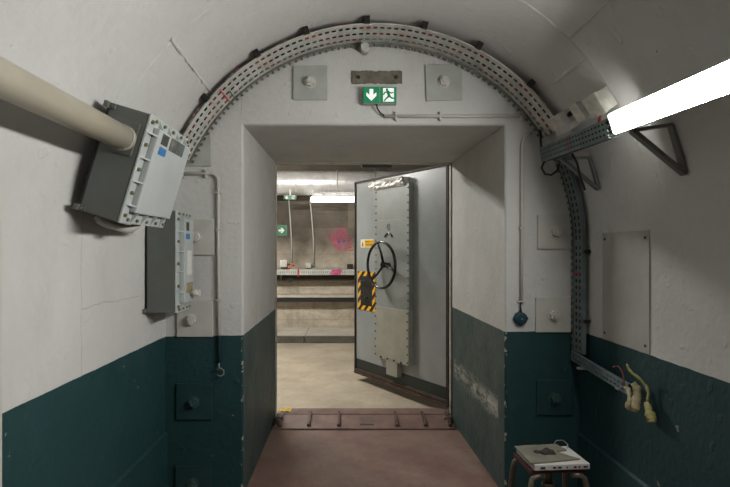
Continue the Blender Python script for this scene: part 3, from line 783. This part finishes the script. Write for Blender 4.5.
# ------------------------------------------------------------------ taped cable ends
def tape_end(label, pts, rs, mat, jit=.0022):
    mb = MB(); fine = []; fr = []
    for i in range(len(pts) - 1):
        for k in range(4):
            u = k / 4; fine.append(Vector(pts[i]).lerp(Vector(pts[i + 1]), u)); fr.append((rs[i] + (rs[i + 1] - rs[i]) * u) * random.uniform(.9, 1.12))
    fine.append(Vector(pts[-1])); fr.append(rs[-1]); mb.tube(fine, fr, 12)
    for v in mb.bm.verts: v.co += Vector((random.uniform(-jit, jit), random.uniform(-jit, jit), random.uniform(-jit, jit)))
    o = mb.build('taped_cable_end', M[mat]); return tag(o, label, 'cable', 'yellowed taped cable ends')
tape_end('thin yellow cable curling up from the end of the wall tray', [P(627, 364, 2.2), P(628, 368, 2.2), P(632, 373, 2.19), P(640, 379, 2.18), P(646, 386, 2.17), P(648.5, 393, 2.16), P(647, 401, 2.16)],
         [.004, .0055, .006, .006, .006, .0055, .005], 'tape_yellow', .0008)
tape_end('fat tan taped cable stub drooping below the tray end', [P(633, 383, 2.235), P(637, 389, 2.22), P(637, 396, 2.21), P(635.5, 403, 2.205), P(633.5, 409, 2.20), P(633, 411, 2.20)], [.012, .016, .017, .020, .025, .021], 'tape_tan')
tape_end('folded tan tape loop left of the fat taped stub', [P(625, 387, 2.225), P(628, 389, 2.215), P(629.5, 394, 2.19), P(629.5, 400, 2.17), P(628, 405, 2.17), P(629, 409, 2.17)], [.006, .011, .006, .008, .012, .010], 'tape_tan')
tape_end('yellow taped stub with blunt wide end, lowest of the bundle', [P(646, 402, 2.16), P(648, 407, 2.15), P(649, 411.5, 2.14), P(649.5, 413, 2.135), P(651.5, 419, 2.125), P(652, 422, 2.12)], [.008, .014, .013, .019, .020, .017], 'tape_yellow', .0018)
tag(MB().tube([P(613, 367, 2.27), P(618, 366, 2.25), P(622, 371, 2.24), P(624, 379, 2.22), P(624, 386, 2.22)], .003, 6).build('cable', M['tape_darkred']), 'thin red wire bent over the end of the wall tray', 'cable')

# ------------------------------------------------------------------ stool
SZ = .486
sc_ = Vector((.884, -.655, 0)); ang = rad(4)
t = thing('stool', 'small square stool with white slotted edge and tubular legs', 'stool', (sc_.x, sc_.y, 0), (0, 0, ang))
MB().box((0, 0, SZ - .012), (.245, .185, .02), None, .004).build('seat', M['stool_under'], t, None, False)
mb = MB(); mb.box((.01, -.012, SZ + .011), (.240, .19, .024), None, .003); top = mb.build('slotted_white_board', M['stool_edge'], t, 'white board with dark slots in its edge', False)
for x, w in ((-.085, .02), (-.035, .012), (-.012, .016), (.02, .006), (.055, .012), (.073, .008), (.100, .018)):
    MB().b2((x - w / 2 + .01, -.1085, SZ + .007), (x + w / 2 + .01, -.1065, SZ + .014)).build('slot', M['dark'], top, None, False)
for sx, sy in ((-1, -1), (1, -1), (-1, 1), (1, 1)):
    mb = MB(); x, y = sx * .112, sy * .088
    mb.tube([(x * .55, y, SZ - .030), (x * .85, y, SZ - .032), (x * 1.02, y * 1.03, SZ - .045), (x * 1.10, y * 1.08, SZ - .085), (x * 1.22, y * 1.2, .20), (x * 1.32, y * 1.3, 0)], .012, 10)
    mb.build('leg', M['stool_leg'], t, None, False)
mb = MB(); mb.cyl((0, 0, SZ - .10), (0, 0, SZ - .02), .016, 12); mb.cyl((0, 0, SZ - .10), (0, 0, SZ - .115), .028, 12); mb.build('threaded_hub', M['stool_leg'], t, None, False)
# cardboard sheet lying on it
rs = Matrix.Rotation(ang, 4, 'Z'); rs.translation = sc_
mb = MB(); mb.X = rs
poly = []
def jag(a, b, n, j):
    for i in range(n):
        u = i / n; poly.append((a[0] + (b[0] - a[0]) * u + random.uniform(-j, j), a[1] + (b[1] - a[1]) * u + random.uniform(-j, j)))
jag((-.125, -.100), (.105, -.070), 10, .001); jag((.105, -.070), (.045, .012), 4, .003); jag((.045, .012), (.10, .030), 4, .002); jag((.10, .030), (.085, .098), 5, .003); jag((.085, .098), (-.118, .085), 9, .003); jag((-.118, .085), (-.125, -.100), 6, .001)
mb.prism(poly, SZ + .0235, SZ + .029)
tag(mb.build('cardboard_sheet', M['cardboard']), 'torn grey cardboard sheet lying on the stool', 'cardboard')
mb = MB(); mb.X = rs
for k in range(16):
    x, y, r = random.gauss(-.01, .020), random.gauss(.0, .010), random.uniform(.006, .014)
    mb.tube([(x, y, SZ + .0285), (x, y, SZ + .0285 + r * .5), (x + .002, y, SZ + .0285 + r * .8)], [r * 1.6, r, r * .3], 7)
tag(mb.build('burnt_residue', M['gunk']), 'dark burnt residue in the middle of the cardboard', 'residue')
mb = MB(); mb.X = rs; mb.tube([(.065, .085, SZ + .031), (.085, .095, SZ + .045), (.110, .085, SZ + .05), (.120, .06, SZ + .04), (.110, .04, SZ + .031)], .002, 6)
tag(mb.build('wire', M['cable_grey']), 'thin bent wire at the back corner of the stool', 'wire')

# ------------------------------------------------------------------ threshold
t = thing('threshold_plate', 'rust-red steel threshold ramp with lugs across the doorway', 'threshold', (.135, 1.2, 0))
mb = MB(); mb.prism([(1.055, 0), (1.055, .012), (1.262, .052), (1.262, 0)], I1 + .014, I2 - .016, 'x'); mb.build('ramp', M['sill'], t)
MB().b2((I1 + .014, 1.270, 0), (I2 - .016, 1.42, .056), .004).build('top_plate', M['sill'], t)
def zr(y): return .012 + (y - 1.055) / .207 * .04
for px in (281, 309.5, 339, 396, 424, 448):
    x = (px - CX) * 4.03 / F; mb = MB()
    mb.prism([(1.085, zr(1.085) - .004), (1.085, zr(1.085) + .014), (1.11, zr(1.11) + .022), (1.285, .075), (1.30, .055), (1.262, .048)], x - .009, x + .009, 'x')
    mb.cyl((x - .014, 1.092, zr(1.09) + .010), (x + .014, 1.092, zr(1.09) + .010), .012, 12); mb.build('lug', M['sill_dark'], t)
mb = MB(); mb.X = None; x = (367 - CX) * 3.97 / F; y = 1.11
mb.face([(x - .055, y - .012, zr(y - .012) + .001), (x + .055, y - .012, zr(y - .012) + .001), (x + .055, y + .012, zr(y + .012) + .001), (x - .055, y + .012, zr(y + .012) + .001)])
mb.build('slot', M['dark'], t)
for sx, x in ((1, I1 + .03), (-1, I2 - .035)):
    mb = MB(); mb.tube([(x, 1.10, .03), (x, 1.10, .075), (x + sx * .03, 1.10, .085), (x + sx * .05, 1.13, .06)], .008, 8); mb.build('hook', M['sill_dark'], t)
mb = MB(); g = 7
for i in range(g):
    for j in range(4):
        def q(i, j): return (-.575 + .10 * i / g, 1.31 + .09 * j / 4, .059 + .012 * math.sin(i * 2.1 + j) ** 2 + .006 * (j % 2))
        mb.face([q(i, j), q(i + 1, j), q(i + 1, j + 1), q(i, j + 1)], True)
tag(mb.build('scrap_paper', M['rag']), 'crumpled yellow scrap at the left end of the threshold', 'scrap')

# ------------------------------------------------------------------ the open blast door
HX, HY = .862, 1.388
th = math.atan2(.84, -.5426)
door = thing('blast_door', 'heavy grey steel blast door standing ajar in the doorway', 'door', (HX, HY, 0), (0, 0, th))
def uz(px, py, off=0.0):
    a = (px - CX) / F; u = (HX - .84 * off - a * (HY - CAMY - .5426 * off)) / (.84 * a + .5426); d = HY - CAMY + .84 * u - .5426 * off
    return u, CAMZ - (py - CY) * d / F
DL, DZ0, DZ1 = 1.44, .075, 2.15
def db(lo, hi, name, mat, par=door, bevel=0, label=None):
    return MB().b2(lo, hi, bevel).build(name, mat, par, label, False)
db((0, -.11, DZ0), (DL, 0, DZ1), 'leaf', M['door'], bevel=.006)
db((.012, .0005, DZ0 + .055), (DL - .012, .003, .235), 'kick_band', M['door_green'], label='dark green band along the door foot')
# frame lip round the edge
mb = MB(); w = .018
mb.b2((0, -.002, DZ0), (.03, .012, DZ1)); mb.b2((0, -.002, DZ1 - w), (DL, .014, DZ1)); mb.b2((DL - w, -.002, DZ0), (DL, .014, DZ1))
mb.build('edge_strip', M['rust'], door, None, False)
mb = MB(); mb.b2((.0, -.01, DZ0), (DL, .022, DZ0 + .022), .003); mb.b2((.0, -.01, DZ0 + .028), (DL, .016, DZ0 + .050), .003)
mb.build('bottom_rail', M['rail'], door, 'brown bottom rails', False)
# lock cover box
u1, zt = uz(375.5, 188, .05); u0, _ = uz(409, 188, .05); zb = .50
pl_top = 2.03
cov = db((u0, .0, .83), (u1, .050, pl_top), 'lock_cover', M['door_plate'], bevel=.004)
low = db((u0 - .002, .0, .335), (u1 + .0, .058, .845), 'lower_cover', M['door_low'], bevel=.004, label='cream lower cover plate')
a_, _ = uz(386, 350, .058); b_, _ = uz(397, 350, .058)
db((b_, .0, .195), (a_, .058, .36), 'foot_cover', M['door_low'], bevel=.004, label='small cream cover plate at bottom')
db((u0 + .005, .0505, 1.70), (u1 - .005, .0513, 1.704), 'seam', M['plate_grey'], cov)
for k in range(17):
    z = 1.99 - k * .070
    for u in (u0 + .012, u1 - .012):
        mb = MB(); hexnut(mb, (u, .049, z), (0, 1, 0), .0065, .009); mb.build('bolt', M['rust'], cov, None, False)
for k in range(7):
    z = .82 - k * .076
    for u in (u0 + .012, u1 - .014):
        mb = MB(); hexnut(mb, (u, .057, z), (0, 1, 0), .0065, .009); mb.build('bolt', M['rust'], low, None, False)
for k in range(1, 5):
    mb = MB(); hexnut(mb, (u0 + (u1 - u0) * k / 5, .057, .35), (0, 1, 0), .009, .010); mb.build('bolt', M['rust'], low, None, False)
# foil lump along the top
ua, za = uz(369, 183, .07); ub, zb2 = uz(403, 177, .07)
mb = MB(); n = 16; gv = []
for i in range(n + 1):
    row = []
    for j in range(6):
        u = ub + (ua - ub) * i / n; z = 2.105 - .092 * j / 5
        row.append(Vector((u, .078 + random.uniform(-.009, .010) if 0 < j < 5 else .058, z + random.uniform(-.004, .004))))
    gv.append(row)
for i in range(n):
    for j in range(5): mb.face([gv[i][j], gv[i + 1][j], gv[i + 1][j + 1], gv[i][j + 1]])
mb.b2((ub + .002, 0, 2.022), (ua - .002, .058, 2.097))
mb.build('foil_wrapping', M['foil'], door, 'crumpled silver foil at the top', False)
# hand wheel
uc, zc = uz(381, 265, .15)
wheel = thing('hand_wheel', 'x', 'x'); COL.objects.unlink(wheel); bpy.data.objects.remove(wheel)
RW = .222; yw = .150
mb = MB(); mb.torus((uc, yw, zc), (1, 0, 0), (0, 0, 1), RW, .0135, 48, 10)
wh = mb.build('hand_wheel', M['black'], door, 'glossy black hand wheel', False)
for a in (75, 195, 315):
    d = Vector((math.cos(rad(a)), 0, math.sin(rad(a)))); mb = MB()
    mb.tube([Vector((uc, yw - .03, zc)) + d * .02, Vector((uc, yw - .025, zc)) + d * .12, Vector((uc, yw, zc)) + d * (RW - .004)], [.014, .011, .010], 8)
    mb.build('spoke', M['black'], wh, None, False)
mb = MB(); mb.tube([(uc, .04, zc), (uc, yw - .05, zc), (uc, yw - .01, zc)], [.022, .026, .028], 16); mb.build('hub', M['black'], wh, None, False)
# small arc handle and ring above it
ua_, za_ = uz(388, 240, .06)
mb = MB(); mb.torus((ua_, .054, za_), (1, 0, 0), (0, 0, 1), .066, .0085, 14, 8, rad(25), rad(155)); mb.build('arc_handle', M['black'], door, None, False)
un, zn = uz(388.5, 227, .05)
mb = MB(); mb.torus((un, .053, zn), (.020, 0, 0), (0, 0, .030), 1, .0035, 18, 6); mb.build('key_ring', M['cable_grey'], door, None, False)
# warning sign
s1, z1 = uz(361, 239.5); s2, z2 = uz(374.2, 247.5)
sg = db((s2, .001, z2), (s1, .004, z1), 'warning_plate', M['sign_white'])
sm = s1 + (s2 - s1) * .31
db((s2 + .004, .0035, z2 + .006), (sm, .005, z1 - .006), 'yellow_field', M['yellow'], sg)
mb = MB(); cxs = (s1 + sm) / 2; hw = abs(s1 - sm) * .40
mb.face([(cxs - hw, .0052, z2 + .010), (cxs + hw, .0052, z2 + .010), (cxs, .0052, z1 - .010)]); mb.build('yellow_triangle', M['yellow'], sg, None, False)
mb = MB(); mb.face([(cxs - hw * .25, .0056, z2 + .016), (cxs + hw * .25, .0056, z2 + .016), (cxs + hw * .2, .0056, z2 + .05), (cxs - hw * .2, .0056, z2 + .05)]); mb.build('pictogram', M['dark'], sg, None, False)
mb = MB(); wds = sm - s2
for (row, segs) in ((.70, ((.08, .50), (.54, .68), (.78, .90))), (.36, ((.16, .50), (.56, .84)))):
    for (f0, f1) in segs:
        z = z2 + (z1 - z2) * row; k = f0
        while k < f1 - .03:
            mb.face([(sm - wds * k, .0056, z - .0075), (sm - wds * (k + .035), .0056, z - .0075), (sm - wds * (k + .035), .0056, z + .0075), (sm - wds * k, .0056, z + .0075)]); k += .055
mb.build('lettering', M['dark'], sg, None, False)
# hazard patch
h1, hz1 = uz(358.5, 271); h2, hz2 = uz(375.5, 312)
hz = db((h2, .001, hz2), (h1, .006, hz1), 'hazard_plate', M['hazard'], label='black and yellow striped plate')
dx = (h1 - h2) * .16
db((h2 + dx, .0055, hz2 + .05), (h1 - dx, .0075, hz1 - .05), 'black_field', M['patch_black'], hz)
mb = MB(); ctr = (h1 + h2) / 2
mb.tube([(ctr + .06, .008, hz1 - .11), (ctr + .06, .04, hz1 - .11), (ctr - .03, .05, hz1 - .10), (ctr - .05, .03, hz1 - .10)], .008, 8)
mb.tube([(ctr + .05, .008, hz1 - .27), (ctr + .05, .035, hz1 - .27), (ctr - .03, .035, hz1 - .275), (ctr - .03, .008, hz1 - .275)], .007, 8)
mb.build('latch_handle', M['black'], hz, None, False)
# hinges on the jamb side (behind the leaf)
for z in (.45, 1.8):
    mb = MB(); mb.cyl((.01, -.13, z - .09), (.01, -.13, z + .09), .022, 14); mb.b2((.01, -.125, z - .07), (.14, -.108, z + .07)); mb.build('hinge', M['door'], door, None, False)
# strike under the lintel with a hanging rod
t = thing('strike_plate', 'black steel strike plate under the back edge of the lintel', 'strike plate', (.24, 1.33, 2.13))
MB().b2((.115, 1.31, 2.098), (.365, 1.345, 2.126), .003).build('plate', M['dark'], t)
MB().tube([(.225, 1.345, 2.10), (.227, 1.35, 2.02), (.228, 1.35, 1.93)], .0035, 6).build('hanging_wire', M['cable_grey'], t)

# ------------------------------------------------------------------ corridor fittings
def cw(px, py, off=0):      # a point on the far corridor wall, off metres in front of it
    return P(px, py, YF - CAMY - off)
t = thing('ventilation_duct', 'large round galvanised duct under the corridor ceiling', 'duct', (0, 5.24, 2.49))
YD, ZD, RD = 5.24, 2.49, .195
MB().tube([(XA + .01, YD, ZD), (XB - .01, YD, ZD)], RD, 40).build('duct_body', M['duct'], t)
x = XA + .1
while x < XB - .05:
    if -1.7 < x < 1.2:
        MB().tube([(x - .005, YD, ZD), (x - .002, YD, ZD), (x + .002, YD, ZD), (x + .005, YD, ZD)], [RD, RD + .004, RD + .004, RD], 40, False).build('seam', M['duct'], t)
    x += .131
MB().tube([(-.19, YD, ZD), (-.185, YD, ZD), (-.165, YD, ZD), (-.16, YD, ZD)], [RD, RD + .009, RD + .009, RD], 40, False).build('joint_collar', M['duct'], t)
def corr_lamp(x0, x1, y, z, label, mat='lamp_corr'):
    t = thing('tube_lamp', label, 'lamp', ((x0 + x1) / 2, y, z), (0, 0, 0), 'lit tube lamps in the corridor')
    MB().tube([(x0, y, z), (x0 + .01, y, z), (x1 - .01, y, z), (x1, y, z)], [.034, .04, .04, .034], 18).build('diffuser', M[mat], t)
    MB().b2((x0 + .02, y - .03, z + .041), (x1 - .02, y + .03, z + .060), .003).build('housing', M['reflector'], t)
    for x in (x0 + .2, x1 - .2): MB().b2((x - .01, y - .01, z + .06), (x + .01, y + .01, max(z + .10, ZD - RD + .02 if abs(y - YD) < .2 else ZT))).build('hanger', M['galv'], t)
corr_lamp(-.59, .70, 5.10, 2.215, 'bright lit tube under the duct seen through the doorway')
corr_lamp(-2.2, -.9, 2.75, 2.64, 'added unseen lit tube under the corridor ceiling, left of the doorway', 'lamp_added')  # unseen tube, added to light the door, floor and far wall
corr_lamp(2.4, 3.7, 2.6, 2.62, 'added unseen lit tube to the right behind the open door', 'lamp_corr')  # another unseen tube, added to brighten the corridor
def wall_conduit(pts, label):
    tag(MB().tube([cw(*p) for p in pts], .010, 8).build('conduit', M['conduit']), label, 'conduit', 'thin conduits on the corridor wall')
wall_conduit([(288.5, 196, .03), (290, 215, .03), (291.5, 240, .03), (291.8, 262, .03)], 'thin pale conduit on corridor wall nearest the left jamb')
wall_conduit([(309.5, 196, .03), (311.5, 215, .03), (313.5, 240, .03), (314, 266, .03)], 'thin pale conduit on corridor wall below the lit tube end')
p = P(290, 197, 7.86)
es = exit_sign(p.x, p.z - .005, 12.5 * 7.86 / F, 4.4 * 7.86 / F, p.y, .04, 'small green exit sign hanging under the corridor duct', arrow='left', green='dir_green', white='sign_white')
MB().b2((p.x - .01, p.y + .015, p.z + .03), (p.x + .01, p.y + .025, 2.36)).build('hanger', M['galv'], es)
p0, p1 = cw(276.3, 225, .01), cw(287.2, 236, .01)
t = thing('direction_sign', 'square green sign with white right arrow on corridor wall', 'sign', (p0 + p1) / 2)
MB().b2((p0.x, YF - .014, p1.z), (p1.x, YF - .002, p0.z)).build('sign_plate', M['dir_green'], t)
mb = MB(); exit_arrow(mb, ((p0.x + p1.x) / 2, (p0.z + p1.z) / 2), .10, 'right', YF - .016); mb.build('arrow', M['sign_white'], t, 'white arrow')
# wall cable trays / rails
za, zb = cw(300, 269.3, .28).z, cw(300, 275, .28).z
t = thing('cable_tray', 'pale slotted cable tray along corridor wall with red mark', 'cable tray', (0, YF - .15, za))
mb = MB(); mb.b2((XA + .02, YF - .29, zb), (XB - .02, YF - .275, za)); mb.b2((XA + .02, YF - .29, zb), (XB - .02, YF - .002, zb + .008)); mb.mi = 1; x = -1.25
while x < .35:
    mb.b2((x, YF - .2915, zb + .03), (x + .012, YF - .2895, za - .03)); x += .035
mb.build('tray_body', [M['galv'], M['cable_grey']], t)
xm = cw(298.3, 272, .29).x; MB().b2((xm - .012, YF - .294, zb - .02), (xm + .012, YF - .2895, za + .005)).build('red_mark', M['tape_red'], t, 'red mark')
x0, x1 = cw(330, 272, .29).x, cw(342, 272, .29).x
mb = MB(); mb.prism([(x0, zb + .01), (x0 + .03, zb + .085), (x1, za - .005), (x1 - .02, zb + .004)], YF - .2935, YF - .290, 'y'); mb.build('pink_spray', M['pink'], t, 'pink spray paint')
for x in (-1.1, 1.3, 3.0, -3.0): MB().b2((x - .02, YF - .27, zb - .10), (x + .02, YF - .002, zb - .0005)).build('bracket', M['dark'], t)
MB().b2((XA + .02, YF - .16, zb - .105), (XB - .02, YF - .15, zb - .001)).build('tray_shade_strip', M['tray_shade'], t, 'dark strip painting the shade below the tray')  # dark brown strip stands in for the shade under the tray
xb = cw(291, 280, .2).x
MB().b2((xb - .03, YF - .2, zb - .12), (xb + .02, YF - .16, zb - .001)).build('bracket', M['dark'], t)
o = MB().tube([(XA + .1, YF - .2, za - .035), (0, YF - .2, za - .035), (XB - .1, YF - .2, za - .035)], .04, 8).build('cable', M['cable_black'])
tag(o, 'thick black cable lying in the corridor wall tray', 'cable')
za, zb = cw(300, 295, .20).z, cw(300, 302, .20).z
t = thing('cable_tray', 'lower ledge-like dark tray with pale top along corridor wall', 'cable tray', (0, YF - .1, za))
MB().b2((XA + .02, YF - .21, za - .042), (XB - .02, YF - .002, za), .002).build('top_plate', M['kerb'], t)
MB().b2((XA + .02, YF - .19, zb), (XB - .02, YF - .18, za - .043)).build('front_plate', M['patch_black'], t)
for x in (.32, -1.2, 2.0): MB().b2((x - .02, YF - .178, zb), (x + .02, YF - .002, za - .043)).build('bracket', M['galv'], t)
def wall_box(x0, y0, x1, y1, mat, label):
    p0, p1 = cw(x0, y0, .05), cw(x1, y1, .05)
    t = thing('socket_box', label, 'box', (p0 + p1) / 2)
    MB().b2((p0.x, YF - .07, p1.z), (p1.x, YF - .002, p0.z), .006).build('housing', M[mat], t)
    MB().b2((p0.x + .012, YF - .078, p1.z + .012), (p1.x - .012, YF - .069, p0.z - .012), .004).build('cover', M[mat], t)
    MB().cyl((p1.x - .003, YF - .035, (p0.z + p1.z) / 2), (p1.x + .04, YF - .035, (p0.z + p1.z) / 2), .014, 10).build('cable_gland', M['cable_grey'], t)
wall_box(280, 260, 287, 267, 'box_white', 'white square socket box above the corridor tray')
wall_box(306, 263, 311, 268, 'jb_grey', 'smaller grey socket box above the corridor tray')
for (px, py, lb) in ((293, 264.7, 'orange plug blob right of the white socket box'), (288.5, 267.4, 'orange plug blob under the white socket box')):
    c = cw(px, py, .03); mb = MB(); mb.tube([c + Vector((0, .028, 0)), c, c + Vector((0, -.02, 0))], [.022, .026, .012], 10); tag(mb.build('orange_plug', M['orange']), lb, 'plug')
c = cw(350, 267, .05)
t = MB().b2((c.x - .05, YF - .09, c.z - .03), (c.x + .05, YF - .002, c.z + .05), .01).build('cable_fitting', M['rust']); tag(t, 'dark lumpy fitting on corridor wall beside the door edge', 'fitting')
# spray paint on the wall: sits as flat paint film on the concrete
def film(polys, mat, name, label):
    mb = MB(); k = 0
    for pl in polys:
        k += 1; mb.face([Vector((cw(a, b).x, YF - .003 - .0004 * k, cw(a, b).z)) for a, b in pl])
    tag(mb.build(name, M[mat]), label, 'graffiti')
def spray_mat():
    m, nt, b = new_mat('faint_pink_spray')
    x, y, z = pos_xyz(nt)[0:3]; c = cw(342.2, 242)
    dx = math_node(nt, 'SUBTRACT', x, c.x); dz = math_node(nt, 'SUBTRACT', z, c.z)
    r = math_node(nt, 'SQRT', math_node(nt, 'ADD', math_node(nt, 'MULTIPLY', dx, dx), math_node(nt, 'MULTIPLY', dz, dz)))
    ring = math_node(nt, 'SUBTRACT', 1, math_node(nt, 'MULTIPLY', math_node(nt, 'ABSOLUTE', math_node(nt, 'SUBTRACT', r, .115)), 15), clamp=True)
    ear = math_node(nt, 'SUBTRACT', 1, math_node(nt, 'MULTIPLY', math_node(nt, 'ABSOLUTE', math_node(nt, 'SUBTRACT', r, .19)), 11), clamp=True)
    up = ramp(nt, dz, -.02, .06)
    side = math_node(nt, 'LESS_THAN', dx, .06)
    a = math_node(nt, 'MAXIMUM', math_node(nt, 'MULTIPLY', ring, .8), math_node(nt, 'MULTIPLY', math_node(nt, 'MULTIPLY', ear, up), math_node(nt, 'MULTIPLY', side, .5)))
    a = math_node(nt, 'MAXIMUM', a, math_node(nt, 'MULTIPLY', math_node(nt, 'LESS_THAN', r, .115), .28))
    a = math_node(nt, 'MULTIPLY', a, ramp(nt, noise(nt, 9, 6, .7), .25, .6), clamp=True)
    b.inputs['Base Color'].default_value = lin((206, 70, 122)); b.inputs['Roughness'].default_value = .85
    nt.links.new(math_node(nt, 'MULTIPLY', a, .75), b.inputs['Alpha']); return m
M['spray_pink'] = spray_mat()
film([[(326, 226), (355, 226), (355, 258), (326, 258)]], 'spray_pink', 'pink_graffiti', 'faint pink sprayed face on the corridor wall')
film([[(339.2 + 1.2 * math.cos(a), 241.7 + 1.0 * math.sin(a)) for a in [PI * k / 4 for k in range(8)]], [(344 + 1.2 * math.cos(a), 241.3 + 1.0 * math.sin(a)) for a in [PI * k / 4 for k in range(8)]]], 'spray_blue', 'blue_graffiti_eyes', 'two blue dots painted inside the pink face')
film([[(349.8, 241), (350.4, 241), (350.4, 247), (351.8, 246.6), (350.2, 249), (348.6, 246.6), (349.8, 247)], [(348.6, 250), (353.5, 249.6), (353.5, 250.4), (348.6, 250.8)]], 'spray_red', 'red_graffiti_arrow', 'small red sprayed down arrow beside the pink face')

# ------------------------------------------------------------------ camera, world
cam = bpy.data.cameras.new('camera'); co = bpy.data.objects.new('camera', cam); COL.objects.link(co)
co.location = (0, CAMY, CAMZ); co.rotation_euler = (PI / 2, 0, 0)
cam.sensor_fit = 'HORIZONTAL'; cam.sensor_width = 36; cam.lens = 36 * F / 730
cam.shift_x = (365 - CX) / 730; cam.shift_y = (CY - 243.5) / 730
cam.clip_start = .05
scene.camera = co
w = bpy.data.worlds.new('world'); scene.world = w; w.use_nodes = True
w.node_tree.nodes['Background'].inputs[0].default_value = (.02, .02, .02, 1)
scene.view_settings.view_transform = 'Standard'
scene.view_settings.look = 'None'
scene.view_settings.exposure = 0
scene.cycles.use_denoising = True
scene.cycles.max_bounces = 10; scene.cycles.diffuse_bounces = 8
scene.cycles.sample_clamp_indirect = 6
